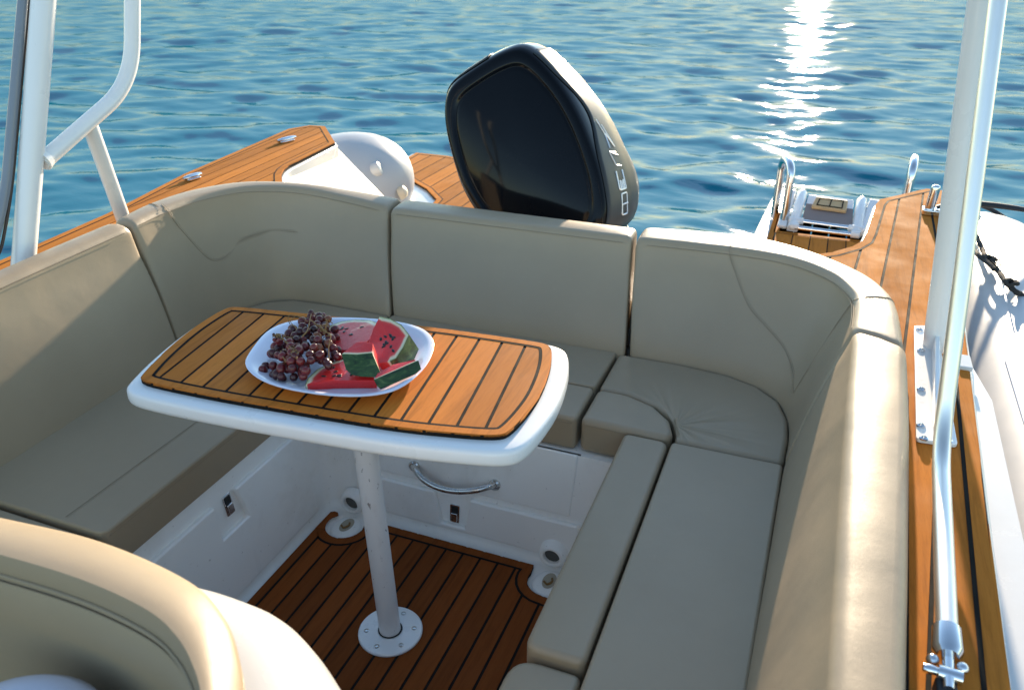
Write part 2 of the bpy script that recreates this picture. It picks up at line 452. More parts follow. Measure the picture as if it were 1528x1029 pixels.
# ------------------------------------------------------------------ sea
WZ = -.35
def build_water():
    rng = np.random.RandomState(3)
    ang = np.concatenate([np.linspace(-180, -62, 60)[:-1], np.linspace(-62, 45, 720), np.linspace(45, 180, 68)[1:-1]])
    rad = np.concatenate([[.4, 1.0, 1.6], np.geomspace(2.2, 75, 820), np.geomspace(80, 3000, 26)])
    A, Rr = np.meshgrid(np.radians(ang), rad)
    x = Rr*np.sin(A); y = Rr*np.cos(A)
    z = np.zeros_like(x)
    step = Rr*np.log(75/2.2)/820*2.0
    for k in range(110):
        lam = 10**rng.uniform(np.log10(.28), np.log10(2.6))
        th = rng.normal(R(99), R(31))                # waves travel mostly towards the boat's stern
        slope = .023*min(1, (lam/.55))**.8*min(1, (1.1/lam))**.6
        a = slope*lam/(2*pi); kk = 2*pi/lam
        ph = kk*(x*np.cos(th)+y*np.sin(th))+rng.uniform(0, 6.28)
        wob = .9*np.sin(x*.31+rng.uniform(0, 6))*np.sin(y*.27+rng.uniform(0, 6))
        amp = .65+.35*np.sin(x*rng.uniform(.1, .6)+y*rng.uniform(-.5, .5)+rng.uniform(0, 6.28))
        fade = np.clip((lam/step-1.6)/2.5, 0, 1)
        s = np.sin(ph+wob)
        z += a*amp*fade*(s+.22*np.cos(2*(ph+wob)))
    z = z*.9+WZ
    nr, na = x.shape
    co_ = np.stack([x, y, z], -1).reshape(-1, 3).astype(np.float32)
    idx = np.arange(nr*na).reshape(nr, na)
    nxt = np.roll(idx, -1, axis=1)
    q = np.stack([idx[:-1], nxt[:-1], nxt[1:], idx[1:]], -1).reshape(-1, 4)[:, ::-1]
    me = bpy.data.meshes.new('water')
    me.vertices.add(len(co_)); me.vertices.foreach_set('co', co_.ravel())
    me.loops.add(q.size); me.loops.foreach_set('vertex_index', q.ravel().astype(np.int32))
    me.polygons.add(len(q)); me.polygons.foreach_set('loop_start', (np.arange(len(q))*4).astype(np.int32))
    me.polygons.foreach_set('loop_total', np.full(len(q), 4, np.int32))
    me.polygons.foreach_set('use_smooth', np.ones(len(q), bool))
    me.update(calc_edges=True); me.validate()
    me.materials.append(M['water'])
    o = bpy.data.objects.new('water', me); COL.objects.link(o)
    tag(o, 'rippled blue sea behind the boat with the low sun glittering on it', 'water', kind='structure')
build_water()

# ------------------------------------------------------------------ the boat itself
ZS, ZD, ZP = .515, .80, .30                          # seat top, side deck, swim platform
boat = thing('motor_boat', (-1.05, 1.5, 0), 'white inflatable-sided motor boat with teak decks, seen over its stern cockpit', 'boat')

# hull: flared shell below the decks
bm = bmesh.new()
rings = []
for y, hw, zt, zb in ((-2.6, 1.35, .78, -.75), (0, 1.5, .78, -.8), (2.0, 1.55, .78, -.8), (2.95, 1.55, .60, -.8)):
    c = -1.06
    rings.append([V(c-hw, y, zt), V(c-hw*.97, y, .1), V(c-hw*.8, y, -.3), V(c, y, zb), V(c+hw*.8, y, -.3), V(c+hw*.97, y, .1), V(c+hw, y, zt),
                  V(c+hw-.26, y, zt), V(c+hw-.26, y, -.02), V(c-hw+.26, y, -.02), V(c-hw+.26, y, zt)])
loft(bm, rings); obj('hull', bm, M['gel'], boat, ang=40)

# cockpit liner: a moulded well whose walls lean out and run into the sole with a cove
def rect_ring(x0, x1, y0, y1, r, z, n=8):
    return [V(p[0], p[1], z) for p in roundpoly([(x0, y0), (x1, y0), (x1, y1), (x0, y1)], r, n)]
bm = bmesh.new()
prof = [(0, 0), (.010, .004), (.020, .016), (.026, .034)]
rr = [rect_ring(-1.398-a, -.44+a, -.6-a, 1.860+a, .05, z) for a, z in prof]
top = .026+.125*.365
rr.append(rect_ring(-1.398-top, -.44+top, -.6-top, 1.860+top, .05, .399))
rr.append(rect_ring(-2.3, .26, -1.2, 2.72, .05, .3995))
vs = loft(bm, rr, caps=False); bm.faces.new(vs[0])
obj('cockpit_liner', bm, M['gel_in'], boat, ang=50)

# wall frames: aft wall y = 1.884+.125 z ; port wall x = -1.422-.125 z
NA = V(0, -1, .125).normalized(); PA = V(0, 1.884, 0)
NP = V(1, 0, .125).normalized(); PP = V(-1.422, 0, 0)
def ha(u, v, d=0): return hit(u, v, PA+NA*d, NA)
def hp(u, v, d=0): return hit(u, v, PP+NP*d, NP)
# aft lower slab with the latch notch, proud of the wall
def slab(poly, n, d0, d1): 
    b = bmesh.new(); prism3(b, [p-n*.0+n*d0 for p in poly], n*(d1-d0)); return b
zc = lambda p, z: V(p.x, 1.884+.125*z, z)
a0 = ha(568, 720.6); a1 = ha(651.5, 739); n0 = ha(656, 741); n1 = ha(661.5, 787); n2 = ha(696.5, 797); n3 = ha(699, 752); a2 = ha(704, 755.5); a3 = ha(851, 789)
zt_ = .165
poly = [V(-1.25, 1.884+.125*zt_, zt_), zc(a1, zt_), zc(n1, .055), zc(n2, .055), zc(a2, zt_), V(-.515, 1.884+.125*zt_, zt_), V(-.50, 1.884+.125*.035, .035), V(-1.25, 1.884+.125*.035, .035)]
obj('lower_panel', slab(poly, NA, -.004, .020), M['gel_in'], boat, bevel=.008)
# port wall lower slab with its notch
def xp(y, z): return V(-1.422-.125*z, y, z)
pl_ = [hp(325, 748), hp(353, 720)]
yl0, yl1, ztp = 1.385, 1.475, .345
poly = [xp(.0, ztp), xp(yl0, ztp), xp(yl0-.005, .235), xp(yl1+.02, .235), xp(yl1, ztp), xp(1.80, ztp), xp(1.80, .035), xp(.0, .035)]
obj('side_panel', slab(poly, NP, -.004, .018), M['gel_in'], boat, bevel=.008)

# locker hatch in the aft wall
hz0, hz1, hx0, hx1 = .185, .402, -1.318, -.535
poly = [V(hx0, 1.884+.125*hz0, hz0), V(hx1-.012, 1.884+.125*hz0, hz0), V(hx1, 1.884+.125*hz1, hz1), V(hx0, 1.884+.125*hz1, hz1)]
gp = [V(hx0-.006, 1.884+.125*(hz0-.006), hz0-.006), V(hx1-.006, 1.884+.125*(hz0-.006), hz0-.006), V(hx1+.006, 1.884+.125*hz1, hz1), V(hx0-.004, 1.884+.125*hz1, hz1)]
obj('hatch_gap_shadow', slab(gp, NA, -.004, .0012), M['gap'], boat, smooth=False)  # thin dark sheet standing in for the shadow between hatch and wall
hatch = obj('locker_hatch', slab(poly, NA, -.003, .009), M['gel_in'], boat, bevel=.006)
c0, c1 = ha(618, 695, .012), ha(738, 723, .012)
m_ = [ha(617, 695, .014), ha(622, 703, .04), ha(634, 716, .055), ha(655, 727, .06), ha(680, 732, .06), ha(707, 731, .055), ha(727, 726, .035), ha(738, 723, .012)]
bm = bmesh.new(); tube(bm, smoothpath(m_, 40), .0112, 16)
hd = obj('grab_handle', bm, M['brushed'], hatch)
for p in (c0, c1):
    bm = bmesh.new(); tube(bm, [p-NA*.004, p+NA*.004, p+NA*.008], [.019, .019, .014], 20)
    obj('handle_flange', bm, M['brushed'], hd)

def latch(p, n, upv, parent):
    s = upv.cross(n).normalized(); up = n.cross(s).normalized()
    def q(a, b, d): return p+s*a+up*b+n*d
    b = bmesh.new(); prism3(b, [q(x, y, 0) for x, y in roundpoly([(-.017, -.034), (.017, -.034), (.017, .034), (-.017, .034)], .006)], n*.004)
    o = obj('latch', b, M['chrome'], parent, bevel=.0012)
    b = bmesh.new(); prism3(b, [q(x, y, .0042) for x, y in roundpoly([(-.012, -.006), (.012, -.006), (.012, .028), (-.012, .028)], .004)], n*.0008)
    obj('finger_recess', b, M['black_rubber'], o)
    b = bmesh.new(); prism3(b, [q(x, y, .0042) for x, y in roundpoly([(-.011, -.029), (.011, -.029), (.011, .004), (-.011, .004)], .005)], n*.007)
    obj('latch_tongue', b, M['chrome'], o, bevel=.002)
latch(ha(679, 765, .003), NA, V(0, .125, 1), boat)
latch(hp(340, 752, .003), NP, V(-.125, 0, 1), boat)

# corner drains: a white pipe collar on the wall and a scooped sump in the sole
for (x, y) in ((-1.315, 1.850), (-.585, 1.850)):
    bm = bmesh.new()
    lathe(bm, [(.048, .03), (.044, .006), (.040, -.002), (.034, -.006), (.027, -.004), (.025, .004), (.025, .02)], (x, y, .055), 32, 'Y')
    d = obj('drain_collar', bm, M['gel_in'], boat)
    bm = bmesh.new(); lathe(bm, [(.0255, .008), (.0255, .0085)], (x, y, .055), 28, 'Y'); obj('pipe_mouth', bm, M['dark_hole'], d)
    bm = bmesh.new(); lathe(bm, [(.0, .0075), (.038, .0065), (.044, .0055), (.050, .002), (.052, .0)], (x+.012, y-.062, 0), 32, 'Z', 1, 1.15)
    obj('sump', bm, M['gel_in'], boat)
    bm = bmesh.new(); lathe(bm, [(.002, .0082), (.026, .008), (.027, .0079)], (x+.012, y-.055, 0), 20, 'Z', .8, 1.3); sp = obj('sump_stain', bm, M['stain'], boat)
    bm = bmesh.new(); tube(bm, smoothpath([(x-.002, y-.066, .011), (x+.012, y-.075, .012), (x+.022, y-.06, .012), (x+.018, y-.045, .011)], 12), .0035, 8); obj('drain_plug', bm, M['stem'], sp)

# teak sole with round bites at the drains
def bite(cx, cy, r, a0, a1, n=12): return [(cx+r*cos(R(a0+(a1-a0)*i/n)), cy+r*sin(R(a0+(a1-a0)*i/n))) for i in range(n+1)]
sole = [(-1.388, .0), (-.45, .0), (-.45, 1.70)]
sole += [(-.535, 1.715)] + bite(-.573, 1.785, .066, 285, 165, 8)[1:] + [(-.640, 1.836)]
bt = bite(-1.303, 1.785, .066, 20, -195, 20)
sole += [(-1.235, 1.836)] + bt[:16] + [(-1.388, 1.735)]
horn = [(-1.388, 1.735)] + bt[15:] + [(-1.352, 1.822), (-1.360, 1.832), (-1.374, 1.834), (-1.386, 1.826)]
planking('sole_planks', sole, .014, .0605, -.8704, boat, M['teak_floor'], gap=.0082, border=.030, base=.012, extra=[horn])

# side decks: white moulded coaming under teak
deck_r = [pz(u, v, ZD) for u, v in ((1409, 285), (1382, 282), (1313, 298), (1307, 305), (1292.6, 348), (1286.5, 360), (1272, 368), (1240, 377))]
dr = [(p.x, p.y) for p in deck_r]
dr_out = [(.30, -1.8), (.345, 0.), (.392, 1.05), (.462, 2.40), (.487, 3.62), (dr[0][0], dr[0][1])]
outl = dr_out+dr[1:]+[(-.02, 2.80), (.10, 2.72), (.24, 2.45), (.255, 1.9), (.21, .9), (.18, -1.8)]
bm = bmesh.new()
big = inset(outl, -.012); prism(bm, big, ZP-.05, ZD-.013)
obj('side_deck', bm, M['gel'], boat, bevel=.012)
planking('deck_planks', outl, ZD, .089, .205, boat, M['teak'], gap=.0085, border=.03, base=.012, skew=.088)
dl = [pz(u, v, ZD) for u, v in ((275, 260), (430, 193), (462, 187.5), (485, 189), (500, 213))]
dlx = [(p.x, p.y) for p in dl]
pin = [pz(u, v, ZD) for u, v in ((432, 247), (424, 253), (420, 260), (421, 275), (400, 290))]
outp = [(-2.28, -1.8), (-2.44, .9), (-2.50, 1.75), (-2.58, 2.3)]
outp = [(-2.40, -1.8), (-2.50, .9), (-2.575, 1.75), (-2.64, 2.30)]+dlx+[(p.x, p.y) for p in pin]+[(-2.02, 2.74), (-2.25, 2.62), (-2.36, 2.4), (-2.34, 2.0), (-2.26, 1.4), (-2.2, .5), (-2.15, -1.8)]
bm = bmesh.new(); prism(bm, inset(outp, -.012), ZP-.05, ZD-.013)
obj('side_deck', bm, M['gel'], boat, bevel=.012)
planking('deck_planks', outp, ZD, .070, -2.60, boat, M['teak'], gap=.006, border=.03, base=.012, skew=-.085)
# moulded stern locker beside the port deck, its top just under the teak
lk = [pz(u, v, ZD-.02) for u, v in ((500, 214), (432, 249), (420, 262), (418, 300), (470, 330))]
e1 = pz(503, 216, ZD-.02)
lock = [(e1.x, e1.y), (e1.x-.06, e1.y-.10), (-2.42, 3.2), (-2.3, 2.7), (-1.85, 2.72), (-1.95, 3.05)]
bm = bmesh.new()
topz = ZD-.03
pA, pB = pz(500, 215, topz), pz(425, 258, topz)
qA, qB = pz(545, 291, .45), pz(420, 290, .62)
t_ = [V(pA.x, pA.y, topz), V(pB.x, pB.y, topz), V(-2.2, 2.75, topz), V(-1.8, 2.76, .60), V(-1.86, 3.2, .50), V(-2.1, 3.75, .42)]
lo = [bm.verts.new((p.x, p.y, ZP-.2)) for p in t_]; hi = [bm.verts.new(p) for p in t_]
for i in range(6): bm.faces.new((lo[i], lo[(i+1) % 6], hi[(i+1) % 6], hi[i]))
bm.faces.new(hi); bm.faces.new(lo[::-1])
bmesh.ops.triangulate(bm, faces=[f for f in bm.faces if len(f.verts) > 4])
obj('stern_locker', bm, M['gel'], boat, bevel=.02, seg=4)

# transom deck behind the aft backrest
bm = bmesh.new(); prism(bm, [(-2.25, 2.70), (.1, 2.70), (.1, 3.02), (-2.25, 3.02)], -.2, .58); obj('transom', bm, M['gel'], boat, bevel=.02)
# swim platforms either side of the engine
pp = [pz(u, v, ZP) for u, v in ((600, 240), (621, 228), (668, 233), (700, 236))]
plat = [(pp[0].x+.1, 4.05), (pp[0].x, pp[0].y), (pp[1].x, pp[1].y), (pp[2].x, pp[2].y), (-2.45, 5.42), (-1.75, 4.3), (-1.70, 3.0), (-2.75, 3.0)]
bm = bmesh.new(); prism(bm, roundpoly(inset(plat, -.045), .05, 4), ZP-.28, ZP-.013); obj('swim_platform', bm, M['gel'], boat, bevel=.015)
notch = [(-2.95, 4.02)]
plt = [(-2.76, 4.92), (pp[0].x, pp[0].y), (pp[1].x, pp[1].y), (pp[2].x, pp[2].y), (-2.45, 5.40), (-1.80, 4.32), (-1.78, 3.1), (-2.0, 3.1)]
pn = [pz(u, v, ZP) for u, v in ((651, 298), (636, 282), (615, 270))]
plt = plt + [(p.x, p.y) for p in pn]
planking('platform_planks', plt, ZP, .125, -2.90, boat, M['teak'], gap=.009, border=.035, base=.012)
s0 = pz(1154, 294, ZP); s1 = pz(1126, 350, ZP)
bm = bmesh.new()
prism(bm, [(-.30, 3.0), (-.29, 4.5), (-.272, 5.0), (-.25, 5.45), (-.15, 5.50), (-.15, 4.62), (.35, 4.62), (.35, 5.50), (.52, 5.50), (.52, 3.0)], ZP-.28, ZP-.013)
obj('swim_platform', bm, M['gel'], boat, bevel=.012)
planking('platform_planks', [(-.215, 3.1), (-.205, 4.95), (-.155, 4.95), (-.155, 4.585), (.40, 4.585), (.40, 3.1)], ZP, .093, -.17, boat, M['teak'], gap=.006, border=.03, base=.012)

# inflatable side tubes
def side_tube(name, sx, pts, rad):
    b = bmesh.new(); tube(b, smoothpath(pts, 60), [catmull([V(r, 0, 0) for r in rad], 60)[i].x for i in range(61)], 36); return obj(name, b, M['tube'], boat, ang=60)
st = side_tube('inflatable_tube', 1, [(.60, -2.2, .50), (.665, .5, .50), (.74, 2.2, .495), (.765, 3.2, .49), (.78, 3.75, .47), (.785, 4.2, .44), (.785, 4.62, .41)], [.27, .27, .27, .27, .25, .19, .10])
PC = py(542, 272, 4.30)
pt = side_tube('inflatable_tube', -1, [(-2.72, -2.2, .36), (-2.84, .9, .36), (-2.90, 2.4, .36), (-2.90, 3.2, .37), tuple(PC+V(-.16, -.42, .0)), tuple(PC), tuple(PC+V(.05, .22, -.05)), tuple(PC+V(.07, .34, -.09))], [.27, .27, .27, .28, .31, .31, .22, .06])
# rubbing strip round the starboard tube, seams and the small black grab strap
bm = bmesh.new(); tube(bm, smoothpath([pz(1463, 306, .66), pz(1485, 316, .65), pz(1505, 330, .63), pz(1518, 345, .60), pz(1530, 362, .56), (1.03, 3.2, .5), (1.02, 1.2, .5)], 50), .010, 10); obj('rubbing_strip', bm, M['black_rubber'], st)
bm = bmesh.new()
tube(bm, smoothpath([pz(1484, 335, .735), pz(1492, 400, .75), pz(1502, 450, .765)] , 30), .0028, 6)
tube(bm, smoothpath([V(.585, 2.45, .725), V(.573, 1.8, .725), V(.55, 1.1, .725), V(.52, .4, .722)], 30), .0025, 6)
obj('tube_seam', bm, M['plate'], st)
bm = bmesh.new(); tube(bm, smoothpath([pz(1484, 720, .725), pz(1491, 770, .735), pz(1500, 820, .735), pz(1508, 890, .722)], 24), .0045, 8); obj('grab_strap', bm, M['black_rubber'], st)
# cap and valve on the port tube end
c = py(566, 251, 4.12); bm = bmesh.new()
dirn = (EYE-c).normalized()*.35+V(.5, .55, .2); dirn.normalize()
tube(bm, [c-dirn*.06, c-dirn*.02, c+dirn*.005, c+dirn*.012], [.046, .045, .040, .025], 24); obj('tube_valve', bm, M['gel'], pt)
c = py(607, 284, 4.25); bm = bmesh.new(); tube(bm, [c-dirn*.05, c-dirn*.012, c+dirn*.0], [.045, .036, .016], 24); obj('tube_patch', bm, M['cream'], pt)

# ------------------------------------------------------------------ cushions
G = 'beige cushions of the cockpit dinette'
def dashes(bm, path, n, r=.0012, duty=.6):
    P = path; L = [0]
    for i in range(1, len(P)): L.append(L[-1]+(P[i]-P[i-1]).length)
    def at(s):
        for i in range(1, len(P)):
            if s <= L[i] or i == len(P)-1:
                return P[i-1].lerp(P[i], (s-L[i-1])/max(1e-9, L[i]-L[i-1]))
    for k in range(n):
        a = at(L[-1]*k/n); b = at(L[-1]*(k+duty)/n)
        tube(bm, [a, b], r, 5)
def seam(parent, pts, smoothn=40, off=.006, nrm=V(0, 0, 1), double=True):
    P = catmull(pts, smoothn) if len(pts) > 2 else [Vector(pts[0]).lerp(Vector(pts[1]), i/smoothn) for i in range(smoothn+1)]
    bm = bmesh.new(); tube(bm, P, .0010, 6)
    obj('seam', bm, M['seam'], parent)
    if double:
        L = sum((P[i]-P[i-1]).length for i in range(1, len(P)))
        bm = bmesh.new()
        for sgn in ((1, -1) if double == 2 else (1,)):
            Q = []
            for i, p in enumerate(P):
                t = (P[min(i+1, len(P)-1)]-P[max(0, i-1)]).normalized(); s = t.cross(nrm).normalized(); Q.append(p+s*off*sgn)
            dashes(bm, Q, max(4, int(L/.0085)), .0009)
        obj('stitching', bm, M['leather'], parent)
def seat(name, label, outline, z0, z1, r=.018, mat='leather'):
    b = bmesh.new(); prism(b, outline, z0, z1)
    o = obj(name, b, M[mat], None, bevel=r, seg=5, ang=40)
    return tag(o, label, 'cushion', G)

s = seat('seat_cushion', 'long port seat cushion with a stitched front band, under the left end of the table', roundpoly([(-1.955, 1.045), (-1.462, 1.045), (-1.462, 1.965), (-1.985, 1.965)], [.01, .03, .02, .01]), .401, ZS)
seam(s, [V(-1.600, 1.06, ZS+.0006), V(-1.595, 1.95, ZS+.0006)], nrm=V(0, 0, 1))
seam(s, [V(-1.4625, 1.06, ZS-.016), V(-1.4625, 1.95, ZS-.016)], double=False)
seat('seat_cushion', 'beige seat cushion at the left edge just behind the helm seat', roundpoly([(-1.94, -.5), (-1.455, -.5), (-1.455, 1.036), (-1.955, 1.036)], .02), .401, ZS-.008)
seat('seat_cushion', 'corner seat cushion at the back left, mostly hidden by the table', [(-1.98, 1.973), (-1.462, 1.973), (-1.43, 2.02), (-1.43, 2.40), (-1.72, 2.405), (-1.86, 2.395), (-1.95, 2.34), (-1.99, 2.26), (-2.0, 2.12)], .401, ZS-.003)
seat('seat_cushion', 'middle seat cushion of the aft bench below the straight aft backrest', roundpoly([(-1.422, 2.155), (-.553, 2.155), (-.548, 2.412), (-1.422, 2.402)], .012), .401, ZS, .015)
s = seat('seat_bolster', 'front bolster of the aft bench, square-ended, showing past the right end of the table', roundpoly([(-1.422, 1.948), (-.552, 1.948), (-.553, 2.148), (-1.422, 2.148)], .018), .403, ZS+.002, .020)
seam(s, [V(-1.40, 1.9475, ZS-.017), V(-.565, 1.9475, ZS-.017)], double=False)
seat('seat_cushion', 'creased corner seat cushion at the back right, fanning folds beside the round-ended bolster', [(-.541, 2.412), (-.541, 2.158), (-.44, 2.152), (-.345, 2.116), (-.283, 2.052), (-.260, 1.985), (-.258, 1.946), (.043, 1.946), (.046, 2.08), (.038, 2.18), (.005, 2.28), (-.07, 2.355), (-.17, 2.395), (-.33, 2.412)], .401, ZS-.002, .018, 'leather_corner')
s = seat('seat_bolster', 'short bolster with a rounded end at the inside corner of the bench', [(-.540, 1.950), (-.540, 2.147), (-.44, 2.143), (-.352, 2.108), (-.291, 2.045), (-.269, 1.98), (-.274, 1.945), (-.33, 1.944), (-.40, 1.947)], .403, ZS+.004, .020)
seam(s, [V(-.53, 1.9495, ZS-.014), V(-.40, 1.9465, ZS-.014)], double=False)
seat('seat_bolster', 'long front bolster of the starboard bench beside the teak sole', roundpoly([(-.402, 1.098), (-.272, 1.098), (-.272, 1.938), (-.402, 1.938)], [.03, .02, .03, .02]), .401, ZS-.002, .022)
seat('seat_cushion', 'long flat seat cushion of the starboard bench against the right backrest', roundpoly([(-.264, -.3), (.030, -.3), (.042, 1.938), (-.264, 1.938)], .014), .401, ZS, .017)
seat('seat_bolster', 'lower bolster end at the bottom edge, ahead of the long starboard bolster', roundpoly([(-.418, .2), (-.272, .2), (-.272, 1.088), (-.418, 1.088)], [.02, .02, .02, .06]), .385, ZS-.022, .022)

def backrest(label, B, T, O, n, zt=None, er=.022, low=.52):
    m = len(B)
    Bc = catmull([V(p[0], p[1], 0) for p in B], n); Tc = catmull([V(*p) for p in T], n); Oc = catmull([V(p[0], p[1], 0) for p in O], n)
    def sec(i):
        b, t, o = Bc[i], Tc[i], Oc[i]; zt = t.z
        t0 = V(t.x, t.y, 0); d = (o-t0); wd = d.length; d = d/wd; r = min(.034, wd*.36)
        pts = [V(b.x, b.y, ZS-.055), V(b.x, b.y, ZS-.004)]
        fd = (t0-b)
        for k in range(1, 6):
            f = k/6; bul = -.009*sin(pi*f)
            p = b.lerp(t0, f)+d*bul; pts.append(V(p.x, p.y, ZS+(zt-.020-ZS)*f))
        for k in range(0, 7):                           # rounded front top edge
            a = pi/2*k/6; p = t0+d*(r*(1-cos(a))); pts.append(V(p.x, p.y, zt-.020+.030*sin(a)))
        p = t0+d*(wd*.5); pts.append(V(p.x, p.y, zt+.0125))
        for k in range(0, 7):
            a = pi/2*(1-k/6); p = o-d*(r*.8*(1-cos(a))); pts.append(V(p.x, p.y, zt-.020+.030*sin(a)))
        pts.append(V(o.x, o.y, low)); 
        return pts
    S = [sec(i) for i in range(n+1)]
    def shrink(pts, am):
        c = sum(pts, Vector())/len(pts); return [p+(c-p).normalized()*min(am, (c-p).length*.6) for p in pts]
    def lerp_sec(i, j, f): return [a.lerp(b_, f) for a, b_ in zip(S[i], S[j])]
    step0 = (Tc[1]-Tc[0]).length; step1 = (Tc[n]-Tc[n-1]).length
    R_ = []
    for f, am in ((0, .9), (.08, .45), (.25, .18), (.55, .04)):
        R_.append(shrink(lerp_sec(0, 1, min(1, f*er*1.6/step0)), er*am))
    R_ += S[1:n]
    for f, am in ((.55, .04), (.25, .18), (.08, .45), (0, .9)):
        R_.append(shrink(lerp_sec(n, n-1, min(1, f*er*1.6/step1)), er*am))
    bm = bmesh.new(); loft(bm, R_)
    o = obj('backrest_cushion', bm, M['leather'], None, ang=70)
    tag(o, label, 'cushion', G)
    return o, S
bL, SL = backrest('long straight backrest along the port side at the left edge of the photo',
    [(-1.93, -.4), (-1.93, .6), (-1.938, 1.2), (-1.955, 1.65), (-1.978, 1.885)], [(-1.965, -.4, .95), (-1.985, .6, .95), (-2.013, 1.18, .95), (-2.043, 1.593, .95), (-2.061, 1.873, .95)],
    [(-2.06, -.4), (-2.08, .6), (-2.105, 1.18), (-2.137, 1.593), (-2.155, 1.873)], 24)
bCL, SCL = backrest('curved corner backrest at the back left, between the port and aft backrests',
    [(-1.985, 1.900), (-2.005, 2.10), (-1.99, 2.26), (-1.93, 2.37), (-1.80, 2.405), (-1.62, 2.405), (-1.43, 2.400)],
    [(-2.069, 1.890, .95), (-2.087, 2.059, .95), (-2.081, 2.232, .945), (-2.020, 2.403, .935), (-1.879, 2.517, .915), (-1.715, 2.585, .88), (-1.525, 2.592, .857)],
    [(-2.161, 1.892), (-2.188, 2.098), (-2.169, 2.31), (-2.07, 2.496), (-1.889, 2.611), (-1.73, 2.695), (-1.532, 2.735)], 40)
bM, SM = backrest('straight middle backrest of the aft bench in front of the outboard engine',
    [(-1.418, 2.402), (-.96, 2.405), (-.520, 2.410)], [(-1.510, 2.583, .857), (-1.03, 2.587, .857), (-.566, 2.590, .857)], [(-1.515, 2.732), (-1.04, 2.727), (-.572, 2.722)], 16)
bCR, SCR = backrest('curved corner backrest at the back right, with a wavy stitched seam down its face',
    [(-.503, 2.415), (-.33, 2.413), (-.18, 2.397), (-.07, 2.352), (.003, 2.28), (.037, 2.18), (.047, 2.08), (.045, 1.955)],
    [(-.552, 2.590, .857), (-.35, 2.600, .858), (-.16, 2.600, .858), (-.025, 2.570, .858), (.08, 2.49, .858), (.138, 2.385, .858), (.155, 2.29, .858), (.150, 2.115, .858)],
    [(-.550, 2.745), (-.36, 2.770), (-.16, 2.772), (.017, 2.703), (.175, 2.567), (.249, 2.437), (.275, 2.297), (.281, 2.045)], 44)
bR, SR = backrest('long straight backrest along the starboard side with a sunlit top, right of the photo',
    [(.044, 1.935), (.040, 1.55), (.034, 1.16), (.028, .6), (.02, -.4)], [(.152, 2.095, .868), (.140, 1.65, .868), (.132, 1.2, .868), (.127, .7, .868), (.12, -.4, .868)],
    [(.283, 2.025), (.272, 1.65), (.250, 1.2), (.225, .7), (.19, -.4)], 24)
def onsec(S, i, k, d=.0012):                          # a point on the cushion's face
    p = S[i][k]; return Vector(p)
def facepath(S, uvs, d=-.0015):
    out = []
    for a, b in uvs:                                   # a along 0..1, b up the face 0..1 (profile points 1..13)
        i = a*(len(S)-1); i0 = min(int(i), len(S)-2); f = i-i0
        k = 1+b*12; k0 = min(int(k), 12); g = k-k0
        p = S[i0][k0].lerp(S[i0+1][k0], f).lerp(S[i0][k0+1].lerp(S[i0+1][k0+1], f), g)
        q = S[i0][k0].lerp(S[i0+1][k0], f); q2 = S[i0][k0+1].lerp(S[i0+1][k0+1], f)
        tv = (S[i0+1][k0]-S[i0][k0]).normalized(); uv = (q2-q).normalized()
        nn = tv.cross(uv).normalized()
        c = S[i0][len(S[0])-1]
        if nn.dot(p-c) < 0: nn = -nn
        out.append(p+nn*.0006)
    return out
# top seams that run along the front edge of every backrest
for o_, S_ in ((bL, SL), (bCL, SCL), (bM, SM), (bCR, SCR), (bR, SR)):
    if S_ is not SR: seam(o_, facepath(S_, [(.03+.94*i/24, .62) for i in range(25)]), 60, .005, V(0, 0, 1))
# cross seams and the wavy decorative seams of the corner pieces
seam(bCL, facepath(SCL, [(.17, 1.0), (.17, .85), (.175, .62), (.20, .42), (.26, .27), (.33, .25), (.42, .30), (.55, .33), (.66, .33)]), 60, .006, V(.6, -.8, 0), 2)
seam(bCR, facepath(SCR, [(.225, 1.0), (.225, .85), (.228, .6), (.25, .44), (.31, .31), (.40, .24), (.50, .19), (.60, .13), (.66, .08)]), 60, .006, V(-.4, -.9, 0), 2)
seam(bCR, facepath(SCR, [(.66, .08), (.70, .2), (.745, .38), (.79, .58), (.80, .75), (.805, 1.0)]), 40, .005, V(-.9, -.3, 0))
topR = [SCR[int(.805*44)][k]+V(0, 0, .0006) for k in range(13, 22)]
seam(bCR, topR, 24, .005, V(0, 0, 1))
topL = [SCL[int(.17*40)][k]+V(0, 0, .0006) for k in range(13, 22)]
seam(bCL, topL, 24, .005, V(0, 0, 1))

# ------------------------------------------------------------------ table
ZT = .85
tb = thing('cockpit_table', (-.93, 1.43, 0), 'white pedestal table with a teak slatted top in the middle of the cockpit', 'table')
tpx = [(209, 566), (211.5, 560), (237.7, 532), (278, 497), (316.5, 471), (338, 459.5), (353, 457.5), (440, 466.5), (560, 478.5), (690, 494), (800, 510), (818.5, 514.5), (824, 523), (822, 550), (807, 590), (785.6, 620), (762, 645), (745, 651.5), (700, 649.5), (600, 640), (500, 624), (407, 608), (320, 593), (224, 573)]
tk = [pz(u, v, ZT) for u, v in tpx]
tk = [(p.x, p.y) for p in tk]
def chaikin(p, n=1):
    for _ in range(n):
        q = []
        for i in range(len(p)):
            a, b = p[i], p[(i+1) % len(p)]
            q += [(a[0]*.75+b[0]*.25, a[1]*.75+b[1]*.25), (a[0]*.25+b[0]*.75, a[1]*.25+b[1]*.75)]
        p = q
    return p
tk = chaikin(tk, 2)
if area(tk) < 0: tk = tk[::-1]
rim = inset(tk, -.022)
# rim: pressed white moulding, drooping skirt
bm = bmesh.new()
def ring(off, z): return [V(p[0], p[1], z) for p in inset(tk, -off)]
